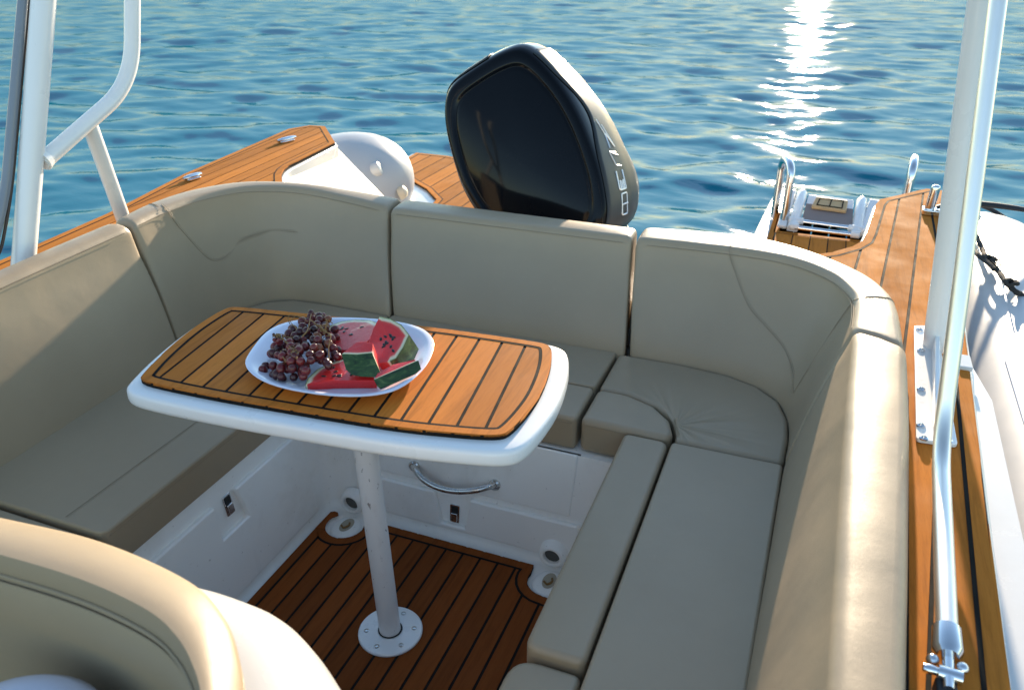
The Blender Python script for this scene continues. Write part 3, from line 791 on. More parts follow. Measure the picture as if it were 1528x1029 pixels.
# deeper at the front (toward the helm) where the photograph shows the widest lip
def ring2(off, z, fr=.012):
    out = []
    for p in inset(tk, -off):
        f = max(0, min(1, (1.50-p[1])/.25)); g = max(0, min(1, (p[0]+.75)/.2))
        out.append(V(p[0]+fr*1.6*g, p[1]-fr*1.2*f, z))
    return out
loft(bm, [ring(-.15, ZT-.046), ring(-.02, ZT-.050), ring2(.010, ZT-.054), ring2(.019, ZT-.052), ring2(.0245, ZT-.046), ring2(.026, ZT-.038), ring2(.0255, ZT-.023), ring2(.0235, ZT-.0165), ring2(.020, ZT-.0130), ring2(.014, ZT-.0115), ring(.002, ZT-.0105), ring(-.02, ZT-.0105)])
obj('tabletop', bm, M['tablewhite'], tb, ang=60)
bm = bmesh.new()
cau, pln = planking('teak_slats', tk, ZT, .0638, -.599, tb, M['teak_table'], gap=.008, border=.024, skew=-.14, base=.010, rise=.002)
# plank grid aligned on measured seams
bm = bmesh.new(); tube(bm, [(-.9300, 1.428, .0), (-.944, 1.428, .40), (-.958, 1.428, ZT-.046)], .0305, 32)
obj('pedestal', bm, M['post'], tb)
bm = bmesh.new(); lathe(bm, [(.092, .0172), (.092, .0215), (.089, .0245), (.040, .0265), (.036, .0265), (.035, .022)], (-.930, 1.428, 0), 64)
bp_ = obj('base_plate', bm, M['white_paint'], tb)
bm = bmesh.new(); lathe(bm, [(.0345, .0268), (.0312, .0276)], (-.930, 1.428, 0), 48); obj('socket_gap', bm, M['black_rubber'], bp_)
for k in range(6):
    a = R(25+60*k); bm = bmesh.new(); c = V(-.930+.068*cos(a), 1.428+.068*sin(a), .0250)
    lathe(bm, [(.0075, 0), (.0075, .0012), (.0045, .0022), (.0042, .0008), (.001, .0006)], c, 16); obj('screw', bm, M['brushed'], bp_)

# ------------------------------------------------------------------ plate with fruit
ZPL = ZT+.002
ppx = [(363, 545), (372, 525), (400, 490), (440, 477), (500, 473), (570, 476), (625, 486), (646, 502), (648, 522), (635, 550), (600, 580), (560, 591), (500, 592), (430, 582), (385, 567)]
pc = [pz(u, v, ZPL+.026) for u, v in ppx]; pc = chaikin([(p.x, p.y) for p in pc], 2)
if area(pc) < 0: pc = pc[::-1]
pcx = sum(p[0] for p in pc)/len(pc); pcy = sum(p[1] for p in pc)/len(pc)
def prg(s, z): return [V(pcx+(p[0]-pcx)*s, pcy+(p[1]-pcy)*s, ZPL+z) for p in pc]
bm = bmesh.new()
loft(bm, [prg(.60, 0.), prg(.70, .0), prg(.80, .006), prg(.93, .020), prg(.995, .0245), prg(1.0, .0265), prg(.99, .028), prg(.93, .0245), prg(.80, .011), prg(.70, .006), prg(.45, .005)])
tag(obj('serving_plate', bm, M['plate'], None, ang=60), 'rounded white plate of fruit, tinted with bluish shade, standing on the teak table', 'plate')

def at(u, v, h): return pz(u, v, ZPL+h)
# watermelon: every slice is cut from a fan whose heart lies at the local origin; x,y in the plane of the cut
def melon(label, px_pts, h, thick, centre, Rm, drop=V(0, 0, -1), seeds=7, rind=5):
    """px_pts: outline of the upper cut face (photo px, height over the plate); centre: heart of the fruit"""
    top = [at(u, v, hh) for u, v, hh in px_pts]
    c = Vector(centre)
    bm = bmesh.new(); lay = bm.verts.layers.float.new('rad')
    n = len(top); ctr = sum(top, Vector())/n
    # dense face: rings from the middle of the face to its outline
    def fill(ringpts, flip, off=V(0, 0, 0)):
        rows = []
        K = 9
        cc = sum(ringpts, Vector())/len(ringpts)
        for k in range(1, K+1):
            rows.append([bm.verts.new(cc.lerp(p, k/K)) for p in ringpts])
        cv = bm.verts.new(cc)
        for k in range(K):
            for i_ in range(len(ringpts)): rows[k][i_][lay] = (k+1)/K*wts[i_]
        for i in range(len(ringpts)):
            j = (i+1) % len(ringpts)
            bm.faces.new((cv, rows[0][i], rows[0][j]))
            for k in range(K-1): bm.faces.new((rows[k][i], rows[k+1][i], rows[k+1][j], rows[k][j]))
        return rows[-1]
    dense, wts = [], []                                # weight 1 where the outline is skin, .6 where it is a cut
    for i in range(n):
        a_, b_ = (1. if i <= rind else .6), (1. if (i+1) % n <= rind else .6)
        for k in range(6):
            dense.append(top[i].lerp(top[(i+1) % n], k/6)); f = k/6
            if a_ == b_: wts.append(a_)
            else: wts.append(max(.6, 1-.4*f/.45) if a_ > b_ else max(.6, 1-.4*(1-f)/.45))
    d = drop.normalized()*thick
    o1 = fill(dense, False)
    low = [p+d for p in dense]
    o2 = fill(low, True)
    m = len(dense); rows = [o1]
    for q in (.33, .66):
        rows.append([bm.verts.new(p+d*q) for p in dense])
        for v, w_ in zip(rows[-1], wts): v[lay] = w_
    rows.append(o2)
    for a in range(3):
        for i in range(m):
            j = (i+1) % m; bm.faces.new((rows[a][i], rows[a][j], rows[a+1][j], rows[a+1][i]))
    ax = drop.normalized()
    bmesh.ops.recalc_face_normals(bm, faces=bm.faces)
    for f in bm.faces:
        if min(v[lay] for v in f.verts) > .97: f.material_index = 1
    base = ctr+d
    root = thing('watermelon_slice', base, label, 'watermelon', 'pieces of watermelon on the plate')
    o = obj('flesh', bm, [M['flesh'], M['rind']], root, ang=40)
    fn = None
    for i in range(2, n):
        fn = (top[1]-top[0]).cross(top[i]-top[0])
        if fn.length > 1e-5: break
    fn.normalize()
    if fn.dot(EYE-ctr) < 0: fn = -fn
    k = 0; tries = 0
    sm = None
    while k < seeds and tries < 400:
        tries += 1
        i = random.randrange(n); f = random.uniform(.15, .8); g = random.random()
        p = ctr.lerp(top[i].lerp(top[(i+1) % n], g), f)
        q = p-c; q = q-ax*q.dot(ax)
        if f > .62: continue
        if sm is None:
            sb = bmesh.new(); bmesh.ops.create_uvsphere(sb, u_segments=10, v_segments=7, radius=1)
            sm = bpy.data.meshes.new('seed'); sb.to_mesh(sm); sb.free(); sm.materials.append(M['seed'])
            for pl in sm.polygons: pl.use_smooth = True
        so_ = bpy.data.objects.new('seed', sm); COL.objects.link(so_); so_.parent = root
        so_.location = p+fn*.0002-base; so_.scale = (.0062, .0034, .0016)
        rq = fn.to_track_quat('Z', 'Y').to_euler(); so_.rotation_euler = (rq.to_matrix() @ Euler((0, 0, random.uniform(0, 3))).to_matrix()).to_euler()
        k += 1
    return root
# photo px helpers for the 350,450 / 4.775x enlargement
def e(x, y, h): return (350+x/4.775, 450+y/4.775, h)
cA = at(*e(860, 330, .03))
melon('flat half-round watermelon slice at the back of the plate beside the grapes', [e(640, 205, .040), e(690, 165, .042), e(760, 140, .043), e(860, 127, .044), e(960, 130, .046), e(1015, 150, .05), e(960, 270, .045), e(880, 330, .04), e(790, 345, .034), e(700, 330, .033), e(650, 260, .036)], 0, .026, cA, .112, seeds=9)
cB = at(*e(985, 330, .05))
melon('large watermelon wedge standing tallest at the back right of the plate', [e(1035, 103, .095), e(1110, 120, .092), e(1190, 165, .084), e(1245, 235, .072), e(1200, 330, .060), e(1150, 405, .050), e(1110, 425, .047), e(1020, 440, .045), e(955, 300, .055), e(990, 190, .075)], 0, .050, cB, .099, drop=V(.35, .35, -1), seeds=12, rind=6)
cD = at(*e(960, 560, .03))
melon('long flat watermelon slice lying at the front of the plate', [e(505, 588, .028), e(520, 548, .030), e(585, 485, .033), e(670, 440, .034), e(760, 412, .034), e(860, 430, .032), e(960, 500, .030), e(1010, 560, .028), e(870, 560, .028), e(700, 562, .028), e(560, 580, .027)], 0, .021, cD, .145, seeds=9, rind=4)
# middle chunk and the strip: rind turned to the helm
def chunk(label, front, back, top_red=True):
    """front: rind face (px,px,h) ; back: the opposite edge of the red top"""
    f = [at(*p) for p in front]; b = [at(*p) for p in back]
    bm = bmesh.new(); lay = bm.verts.layers.float.new('rad')
    K = 10; cols = []
    ring_f = []
    for i in range(len(f)): 
        for k in range(5): ring_f.append(f[i].lerp(f[(i+1) % len(f)], k/5))
    ring_b = []
    for i in range(len(b)):
        for k in range(5): ring_b.append(b[i].lerp(b[(i+1) % len(b)], k/5))
    rows = []
    for k in range(K+1):
        row = []
        for a_, b_ in zip(ring_f, ring_b):
            v = bm.verts.new(a_.lerp(b_, k/K)); v[lay] = 1-.9*(k/K)**.8; row.append(v)
        rows.append(row)
    m = len(ring_f)
    for k in range(K):
        for i in range(m): bm.faces.new((rows[k][i], rows[k][(i+1) % m], rows[k+1][(i+1) % m], rows[k+1][i]))
    ff = bm.faces.new(rows[0][::-1]); ff.material_index = 1; bm.faces.new(rows[-1])
    c = sum(f+b, Vector())/(len(f)*2); c.z = ZPL+.01
    root = thing('watermelon_slice', c, label, 'watermelon', 'pieces of watermelon on the plate')
    obj('flesh', bm, [M['flesh'], M['rind']], root, ang=40)
    return root
chunk('upright watermelon chunk in the middle of the plate, green rind to the front',
      [e(762, 374, .075), e(870, 378, .076), e(980, 366, .074), e(1040, 508, .042), e(1000, 538, .038), e(900, 533, .037), e(835, 520, .038), e(795, 485, .045)],
      [e(870, 290, .085), e(920, 284, .086), e(985, 296, .084), e(1036, 440, .045), e(1020, 460, .036), e(960, 460, .034), e(900, 450, .034), e(875, 420, .04)])
chunk('narrow watermelon strip at the right front of the plate with its dark rind outwards',
      [e(992, 556, .040), e(1310, 418, .048), e(1330, 480, .036), e(1290, 515, .030), e(1042, 624, .024), e(1015, 600, .028)],
      [e(1020, 510, .043), e(1130, 448, .046), e(1285, 412, .047), e(1270, 440, .036), e(1060, 560, .026), e(1030, 550, .03)])

# grapes
gb = thing('grape_bunch', at(455, 540, .005), 'bunch of dark red grapes with dry brown stems on the left of the plate', 'grapes')
gsm = bmesh.new(); bmesh.ops.create_uvsphere(gsm, u_segments=18, v_segments=12, radius=1)
gme = bpy.data.meshes.new('grape'); gsm.to_mesh(gme); gsm.free(); gme.materials.append(M['grape'])
for pl in gme.polygons: pl.use_smooth = True
WB = WL[gb.name]
gpts = []
def try_grape(p, r):
    for q, rq in gpts:
        if (p-q).length < (r+rq)*.70: return False
    gpts.append((p, r)); return True
poly_g = [(386, 548), (402, 525), (410, 505), (430, 490), (450, 470), (470, 464), (492, 478), (505, 500), (512, 525), (500, 545), (470, 556), (445, 566), (425, 566), (400, 560)]
def inside(u, v):
    c = False
    for i in range(len(poly_g)):
        (x1, y1), (x2, y2) = poly_g[i-1], poly_g[i]
        if (y1 > v) != (y2 > v) and u < (x2-x1)*(v-y1)/(y2-y1)+x1: c = not c
    return c
def hmax(u, v): return .012+.070*max(0, 1-((u-462)/80)**2)**.8*max(0, 1-((v-512)/62)**2)**.8
tries = 0
while len(gpts) < 97 and tries < 20000:
    tries += 1
    u = random.uniform(380, 520); v = random.uniform(460, 572)
    if not inside(u, v): continue
    hm = hmax(u, v); h = hm*(1-.45*random.random()**2 if tries < 12000 else random.random())
    p = at(u, v, max(.012, h-.008))
    sep = .72 if tries < 5000 else .58
    rr_ = random.uniform(.0096, .0116)
    if all((p-q).length > (rr_+rq)*sep for q, rq in gpts): gpts.append((p, rr_))
for u, v, h in ((464, 467, .088), (462, 472, .083), (459, 479, .078)): gpts.append((at(u, v, h), .0075))
for i, (p, r) in enumerate(gpts):
    o = bpy.data.objects.new('grape', gme); COL.objects.link(o); o.parent = gb
    o.location = p-WB; o.scale = (r, r*random.uniform(.95, 1.05), r*random.uniform(1.05, 1.25)); o.rotation_euler = (random.uniform(-.8, .8), random.uniform(-.8, .8), random.uniform(0, 3))
bm = bmesh.new()
def twig(pts, r): tube(bm, smoothpath([at(*e(*p)) for p in pts], 22), [r*(1-.35*i/22) for i in range(23)], 7)
twig([(395, 160, .085), (380, 120, .10), (400, 95, .105), (470, 110, .10), (520, 140, .085)], .0011)
twig([(440, 190, .085), (400, 140, .095), (440, 100, .105), (500, 100, .10)], .0010)
twig([(610, 170, .08), (640, 200, .085), (660, 150, .10), (655, 125, .105), (700, 155, .095)], .0017)
twig([(600, 170, .08), (650, 215, .085), (685, 240, .085), (670, 330, .07), (675, 420, .055)], .0017)
twig([(690, 240, .083), (640, 250, .075), (610, 300, .065)], .0013)
twig([(300, 240, .065), (350, 270, .072), (400, 330, .07), (430, 400, .06)], .0021)
twig([(330, 350, .06), (345, 390, .06), (365, 430, .055)], .0016)
twig([(270, 250, .062), (310, 230, .066), (340, 245, .068), (420, 260, .07)], .0018)
twig([(350, 270, .07), (390, 300, .072), (440, 330, .07)], .0015)
twig([(480, 250, .088), (520, 200, .092), (545, 90, .095)], .0018)
twig([(545, 130, .09), (600, 170, .088), (660, 160, .09)], .0015)
for k in range(26):
    cx_, cy_ = random.choice([(315, 250), (380, 330), (420, 380), (330, 270), (640, 190), (650, 240)])
    x_, y_ = cx_+random.uniform(-35, 35), cy_+random.uniform(-30, 30)
    twig([(x_, y_, .072), (x_+random.uniform(-22, 22), y_+random.uniform(-25, 10), .078), (x_+random.uniform(-30, 30), y_+random.uniform(-30, 10), .08)], .0011)
obj('stalk', bm, M['stem'], gb)
# dried little grapes where the stalk branches
for k in range(7):
    bm = bmesh.new(); bmesh.ops.create_icosphere(bm, subdivisions=2, radius=random.uniform(.0035, .0055))
    for v_ in bm.verts: v_.co *= random.uniform(.75, 1.15)
    o_ = obj('shrivelled_grape', bm, M['grape'], None); o_.parent = gb
    o_.location = at(*e(315+random.uniform(-40, 40), 250+random.uniform(-22, 26), .070))-WB

# ------------------------------------------------------------------ outboard engine
eng = thing('outboard_engine', (-1.12, 3.35, WZ), 'large black outboard engine with a grey side panel behind the middle backrest', 'engine')
lean = -.34
def fp(u, v): return hit(u, v, V(0, 3.12, .75), V(0, 1, lean))
op = [(773, 68.5), (792, 76), (817, 101), (841, 131), (866, 174), (885, 223), (898, 262), (905, 300), (906, 332), (890, 368), (845, 388), (785, 382), (735, 352), (698.5, 303), (679, 262), (668, 222), (662, 196), (659, 169), (661, 140), (675, 120), (702.6, 101), (730, 83), (757, 71)]
OUT = [fp(u, v) for u, v in op]
# smooth, evenly spaced closed outline
def closed_curve(P, n):
    P = [Vector(p) for p in P]; m = len(P); pts = []
    for i in range(m):
        p0, p1, p2, p3 = P[i-1], P[i], P[(i+1) % m], P[(i+2) % m]
        for k in range(12):
            f = k/12
            pts.append(.5*((2*p1)+(p2-p0)*f+(2*p0-5*p1+4*p2-p3)*f*f+(3*p1-p0-3*p2+p3)*f**3))
    for _ in range(60): pts = [(pts[i-1]+pts[i]*2+pts[(i+1) % len(pts)])/4 for i in range(len(pts))]
    L = [0]
    for i in range(len(pts)): L.append(L[-1]+(pts[(i+1) % len(pts)]-pts[i]).length)
    out = []; j = 0
    for k in range(n):
        s = L[-1]*k/n
        while L[j+1] < s: j += 1
        out.append(pts[j].lerp(pts[(j+1) % len(pts)], (s-L[j])/(L[j+1]-L[j])))
    return out
NO = 120
OC = closed_curve(OUT, NO); ecx = sum(p.x for p in OC)/NO; ecz = sum(p.z for p in OC)/NO; ecy = sum(p.y for p in OC)/NO
DEP = .74
def interp(tab, d):
    for (a, x), (b, y) in zip(tab, tab[1:]):
        if d <= b:
            f = (d-a)/(b-a); f = f*f*(3-2*f) if False else f
            return x+(y-x)*f
    return tab[-1][1]
SW = [(0, .955), (.015, .978), (.04, .995), (.08, 1.01), (.2, 1.06), (.35, 1.105), (.5, 1.11), (.7, 1.03), (.85, .88), (.95, .68), (1, .45)]
DR = [(0, 0), (.08, .0), (.3, .045), (.5, .11), (.7, .20), (.85, .30), (1, .42)]
def cowl(a, d, off=0):
    i = a*NO; i0 = int(i) % NO; f = i-int(i)
    p = OC[i0].lerp(OC[(i0+1) % NO], f)
    s = interp(SW, d)*(1+off/.35)
    up = max(0, (p.z-ecz+.25)/.55)
    return V(ecx+(p.x-ecx)*s, ecy+(p.y-ecy)*s+DEP*d, ecz+(p.z-ecz)*s-interp(DR, d)*min(1.1, up))
ds = [0, .008, .02, .035, .055, .08, .12, .18, .25, .32, .4, .48, .56, .64, .72, .8, .87, .93, .97, 1]
bm = bmesh.new()
cen = V(ecx-.01, ecy, ecz)
def face_ring(s, dy):
    return [V(ecx+(p.x-ecx)*s, ecy+(p.y-ecy)*s+dy, ecz+(p.z-ecz)*s) for p in OC]
rings = [*[face_ring(q, -.050+.044*(q/.8)**2) for q in (.02, .1, .2, .3, .4, .5, .6, .7, .77, .80)], face_ring(.815, -.0005), face_ring(.825, -.0005), face_ring(.84, -.008), face_ring(.87, -.0095), face_ring(.91, -.0075), face_ring(.935, -.004)]
rings += [[cowl(k/NO, d) for k in range(NO)] for d in ds]
loft(bm, rings)
cw = obj('cowl', bm, M['black_gloss'], eng, ang=75)
# grey side panels, starboard and port
def side_panel(a_from, a_to, mirror=False):
    b = bmesh.new(); rows = []
    n, m = 44, 16
    for i in range(n+1):
        t = i/n; a = a_from+(a_to-a_from)*t
        d0 = .024+.10*math.exp(-((t-.40)/.16)**2)
        d1 = .30+.42*min(1, t*1.9)**.7
        rows.append([cowl(a, d0+(d1-d0)*j/m, .0035) for j in range(m+1)])
    top = [[b.verts.new(p) for p in r] for r in rows]
    for i in range(n):
        for j in range(m): b.faces.new((top[i][j], top[i][j+1], top[i+1][j+1], top[i+1][j]))
    return b
# index of the outline's top and bottom on the starboard side
a_top = min(range(NO), key=lambda k: (OC[k]-fp(785, 72)).length)/NO
a_bot = min(range(NO), key=lambda k: (OC[k]-fp(906, 332)).length)/NO
if a_bot < a_top: a_bot += 1
sp_ = obj('side_panel', side_panel(a_top+.01, a_bot+.02), M['grey_cowl'], eng, ang=60)
sm_ = sp_.modifiers.new('solid', 'SOLIDIFY'); sm_.thickness = .004; sm_.offset = 0
a_tl = min(range(NO), key=lambda k: (OC[k]-fp(735, 80)).length)/NO
a_bl = min(range(NO), key=lambda k: (OC[k]-fp(745, 352)).length)/NO
sp2 = obj('side_panel', side_panel(a_tl-.01, a_bl-.02), M['grey_cowl'], eng, ang=60)
sm_ = sp2.modifiers.new('solid', 'SOLIDIFY'); sm_.thickness = .004; sm_.offset = 0
# dark line and chrome lip behind the panel
bm = bmesh.new(); tube(bm, [cowl(a_top+.03+(a_bot-a_top-.03)*i/40, .31+.42*min(1, (.03+.97*i/40)*1.9)**.7, .004) for i in range(41)], .006, 8); obj('panel_gasket', bm, M['black_rubber'], cw)
# silver lettering running down the panel
bm = bmesh.new()
def stroke(uv, r=.0042):
    P = []
    for s, t in uv:
        a = a_top+(a_bot-a_top)*s; P.append(cowl(a, t, .007))
    tube(bm, fillet(P, .01, 4) if len(P) > 2 else P, r, 6)
# strokes in (down the panel, across it)
def glyph(s0, s1, t0, t1, paths, r=.0042):
    for p in paths: stroke([(s0+(s1-s0)*y, t0+(t1-t0)*x) for x, y in p], r)
glyph(.88, .985, .20, .275, [[(0, 0), (0, 1), (1, 1), (1, 0), (0, 0)], [(0, .5), (1, .5)]], .0036)
glyph(.765, .86, .185, .275, [[(0, 0), (.0, 1), (1, 1), (1, .0)], [(.25, .5), (.25, 1)], [(.5, .55), (.5, 1)], [(.75, .5), (.75, 1)]], .0036)
glyph(.665, .745, .18, .28, [[(0, 0), (.3, .9), (1, 1)], [(.25, .1), (1, .3)], [(0, 0), (.8, .1)]], .0032)
glyph(.49, .645, .17, .29, [[(0, .0), (.35, .55), (.3, 1)], [(.35, .5), (.9, 1)], [(.35, .2), (.9, 1)]], .0032)
obj('lettering', bm, M['silver'], cw)
# lower cowl, mid section and bracket down to the water
bm = bmesh.new()
loft(bm, [[V(-1.09+.30*sx_*cos(2*pi*k/40), 3.50+.36*sx_*sin(2*pi*k/40), z_) for k in range(40)] for z_, sx_ in ((.88, .7), (.70, .92), (.55, 1.0), (.42, .98), (.30, .8), (.26, .5))])
obj('lower_cowl', bm, M['black_gloss'], eng, ang=60)
bm = bmesh.new(); loft(bm, [[V(-1.10+.10*s_*cos(2*pi*k/24), 3.55+.22*s_*sin(2*pi*k/24), z_) for k in range(24)] for z_, s_ in ((.35, 1), (.0, .9), (-.8, .7))]); obj('midsection', bm, M['black_gloss'], eng, ang=60)
bm = bmesh.new(); box(bm, (-1.10, 3.13, .30), (.34, .24, .56)); obj('mount_bracket', bm, M['black_rubber'], eng, bevel=.03)
bm = bmesh.new(); p_ = fp(858, 290); tube(bm, [p_-V(0, .004, 0), p_+V(0, .02, 0)], .009, 16); obj('cowl_plug', bm, M['black_rubber'], cw)

# ------------------------------------------------------------------ ladder and stern rails
ld = thing('boarding_ladder', (.1, 5.0, ZP), 'folded stainless boarding ladder with a wooden step pad on the starboard swim platform', 'ladder')
LN = V(0, -.33, 1).normalized()
def zl(u, v, h=.05): return hit(u, v, V(0, 4.58, ZP-.045)+LN*h, LN)
for (a, b_) in (((1181, 288), (1166, 342)), ((1303, 303), (1288, 354))):
    A, B_ = zl(*a, .03), zl(*b_, .03)
    bm = bmesh.new(); dv = (B_-A).normalized(); sv = V(dv.y, -dv.x, 0)*.028
    prism3(bm, [A+sv, A-sv, B_-sv, B_+sv], LN*.03); obj('side_rail', bm, M['white_paint'], ld, bevel=.012)
for (a, b_) in (((1197, 289), (1182, 342)), ((1286, 300), (1277, 350))):
    bm = bmesh.new(); A, B_ = zl(*a), zl(*b_); tube(bm, [A-(B_-A).normalized()*.03, A, A.lerp(B_, .5), B_], [.016, .030, .030, .030], 18); obj('leg_tube', bm, M['white_paint'], ld)
pa, pb_, pc_, pd = zl(1207, 290, .06), zl(1274, 298, .06), zl(1272, 337, .06), zl(1196, 328, .06)
bm = bmesh.new(); prism3(bm, [pa.lerp(pd, .35), pb_.lerp(pc_, .35), pc_, pd], V(0, 0, -.02)); obj('step', bm, M['grey_step'], ld, bevel=.004)
bm = bmesh.new(); prism3(bm, [pa, pb_, pb_.lerp(pc_, .37), pa.lerp(pd, .37)], V(0, 0, -.022)); obj('step', bm, M['white_paint'], ld, bevel=.004)
q = [zl(1218, 293, .085), zl(1266, 299, .085), zl(1263, 314, .085), zl(1211, 307, .085)]
bm = bmesh.new(); prism3(bm, q, V(0, 0, -.02)); st_ = obj('step_pad', bm, M['light_teak'], ld, bevel=.006)
bm = bmesh.new()
cq = sum(q, Vector())/4
qi = [p.lerp(cq, .28)+V(0, 0, .0012) for p in q]
for i in range(4): tube(bm, [qi[i], qi[(i+1) % 4]], .0035, 5)
tube(bm, [(qi[0]+qi[1])/2, (qi[2]+qi[3])/2], .0035, 5)
obj('caulking', bm, M['caulk'], st_)
for (a, b_) in (((1180, 328), (1283, 342)), ((1184, 339), (1280, 351))):
    bm = bmesh.new(); tube(bm, [zl(*a, .06), zl(*b_, .06)], .013, 14); obj('rung', bm, M['chrome'], ld)
for (u, v) in ((1183, 329), (1193, 330), (1272, 341), (1283, 343), (1186, 338), (1276, 350)):
    bm = bmesh.new(); A = zl(u, v, .06); tube(bm, [A-V(.022, 0, 0), A+V(.022, .0, 0)], .021, 14); obj('rung_clamp', bm, M['white_paint'], ld)
def hoop(label, base_a, base_b, ht, r=.023):
    A, B_ = Vector(base_a), Vector(base_b)
    path = fillet([A, A+V(0, 0, ht), B_+V(0, 0, ht*.97), B_], .10, 10)
    bm = bmesh.new(); tube(bm, path, r, 18)
    o = obj('stern_hoop', bm, M['chrome'], None); tag(o, label, 'grab rail', 'polished hoops at the starboard stern')
A = pz(1155, 322, ZP); B_ = pz(1168, 338, ZP)
hoop('polished grab hoop left of the folded ladder', (A.x, A.y, ZP-.01), (B_.x, B_.y, ZP-.01), .37)
hoop('polished grab hoop right of the folded ladder, behind the teak deck', (.510, 5.22, ZP-.01), (.492, 4.98, ZP-.01), .36)

# ------------------------------------------------------------------ deck hardware
def cleat(label, p, d, L=.15):
    d = Vector(d).normalized(); s = V(d.y, -d.x, 0)
    root = thing('mooring_cleat', p, label, 'cleat')
    p = Vector(p)
    bm = bmesh.new(); prism3(bm, [p+d*x+s*y for x, y in roundpoly([(-L*.42, -.022), (L*.42, -.022), (L*.42, .022), (-L*.42, .022)], .02)], V(0, 0, .008)); obj('base', bm, M['chrome'], root, bevel=.002)
    for k in (-1, 1):
        bm = bmesh.new(); tube(bm, [p+d*k*L*.18, p+d*k*L*.18+V(0, 0, .012)], [.012, .010], 14); obj('post', bm, M['chrome'], root)
    bm = bmesh.new(); tube(bm, smoothpath([p-d*L*.55+V(0, 0, .014), p-d*L*.3+V(0, 0, .013), p+V(0, 0, .012), p+d*L*.3+V(0, 0, .013), p+d*L*.55+V(0, 0, .014)], 20), [.007+.007*sin(pi*i/20) for i in range(21)], 12); obj('horns', bm, M['chrome'], root)
    return root
c = pz(428, 211, ZD+.004); cleat('small polished cleat on the port teak deck end', (c.x, c.y, ZD+.003), (.25, 1, 0), .115)
c = pz(288, 267, ZD+.004); cleat('small polished cleat on the port teak deck edge, just above the curved left backrest', (c.x, c.y, ZD+.003), (.15, 1, 0), .09)
# folding cleat on the starboard deck
c = pz(1395, 320, ZD+.003)
root = thing('folding_cleat', (c.x, c.y, ZD+.003), 'folding steel cleat with an upright horn on the starboard teak deck', 'cleat')
bm = bmesh.new(); prism3(bm, [c+V(x, y, 0) for x, y in roundpoly([(-.05, -.03), (.16, -.03), (.16, .035), (-.05, .035)], .012)], V(0, 0, .022)); obj('base', bm, M['chrome'], root, bevel=.004)
bm = bmesh.new(); tube(bm, smoothpath([c+V(-.025, 0, .02), c+V(-.022, 0, .06), c+V(-.02, .0, .105), c+V(-.02, 0, .118)], 10), [.018, .018, .018, .018, .018, .018, .018, .017, .016, .014, .008], 14); obj('horn', bm, M['chrome'], root)
bm = bmesh.new(); tube(bm, smoothpath([c+V(.0, .0, .03), c+V(.07, .0, .055), c+V(.17, 0, .06), c+V(.28, .005, .055), c+V(.36, .01, .045)], 16), [.012+.006*sin(pi*i/16) for i in range(17)], 12, sx=.6); obj('horn', bm, M['black_rubber'], root)
# black lashing over the starboard tube
ZR = .775
rp = [pz(1449, 338, .735), pz(1457, 352, .765), pz(1466, 372, .77), pz(1472, 386, .772), pz(1486, 400, .772), pz(1502, 422, .772), pz(1517, 436, .765), pz(1540, 452, .74), (.98, 2.5, .62)]
bm = bmesh.new(); tube(bm, smoothpath(rp, 60), [.0085+.001*sin(i*1.7) for i in range(61)], 10)
rt = smoothpath([pz(1450, 366, .76), pz(1458, 379, .775), pz(1472, 390, .782), pz(1484, 402, .778)], 20)
tube(bm, rt, .008, 8)
for (u, v) in ((1506, 424), (1474, 388)):
    k_ = pz(u, v, .778)
    for j in range(3): tube(bm, [k_+V(.016*cos(a)+.004*j, .016*sin(a), .006+.006*cos(a*2+j)) for a in [2*pi*i/16 for i in range(17)]], .0055, 8)
for j in range(5):
    a_ = pz(1478, 388, .785); tube(bm, [a_, a_+V(random.uniform(.0, .05), random.uniform(-.06, .0), random.uniform(-.01, .01))], .002, 5)
tag(obj('mooring_rope', bm, M['rope'], None), 'black knotted rope lashed across the white starboard tube', 'rope')

# ------------------------------------------------------------------ starboard arch leg and folded bow
lg = thing('arch_leg', (.345, 2.05, ZD), 'thick white arch leg bolted by a long plate to the starboard teak deck', 'arch leg')
pq = [pz(u, v, ZD+.004) for u, v in ((1363, 489), (1397, 489), (1428, 668), (1366, 659))]
bm = bmesh.new(); prism(bm, roundpoly([(p.x, p.y) for p in pq], .012), ZD+.003, ZD+.012); bpl = obj('base_plate', bm, M['white_paint'], lg, bevel=.002)
for (u, v) in ((1372, 492), (1374, 523), (1374, 581), (1374, 635), (1378, 654), (1414, 658)):
    p = pz(u, v, ZD+.012); bm = bmesh.new(); lathe(bm, [(.010, 0), (.010, .003), (.006, .005), (.005, .002)], p, 16); obj('bolt', bm, M['chrome'], bpl)
A = pz(1396, 507, ZD+.03); topA = pxx(1468, -6, .262); 
dA = (topA-A)
bm = bmesh.new(); tube(bm, [A-dA*.03, A, A+dA*.5, A+dA*1.0, A+dA*1.35], [.030, .030, .0305, .0305, .0305], 28, sx=1.0); obj('post', bm, M['white_paint'], lg)
g0 = pz(1390, 508, ZD+.012); g1 = pz(1392, 640, ZD+.012)
bm = bmesh.new(); prism3(bm, [g0+V(0, .02, 0), g1, g1+V(0, .0, .02), g0+V(0, 0.02, .05)], V(.012, 0, 0)); obj('gusset', bm, M['white_paint'], lg, bevel=.003)

bw = thing('folded_bow', (.305, 1.10, ZD), 'polished folded canopy bow lying along the starboard deck and rising beside the white arch leg', 'bow tube')
hb = pz(1413, 945, ZD+.035); kn = pz(1403, 662, ZD+.075); k2 = pz(1409, 620, ZD+.10)
tp = pxx(1490, -6, .27)
ku = pz(1406, 640, ZD+.085)
path = fillet([hb, kn.lerp(hb, .02), tp+(tp-kn)*.3], .10, 12)
bm = bmesh.new(); tube(bm, path, .0165, 24); obj('tube', bm, M['silver_tube'], bw)
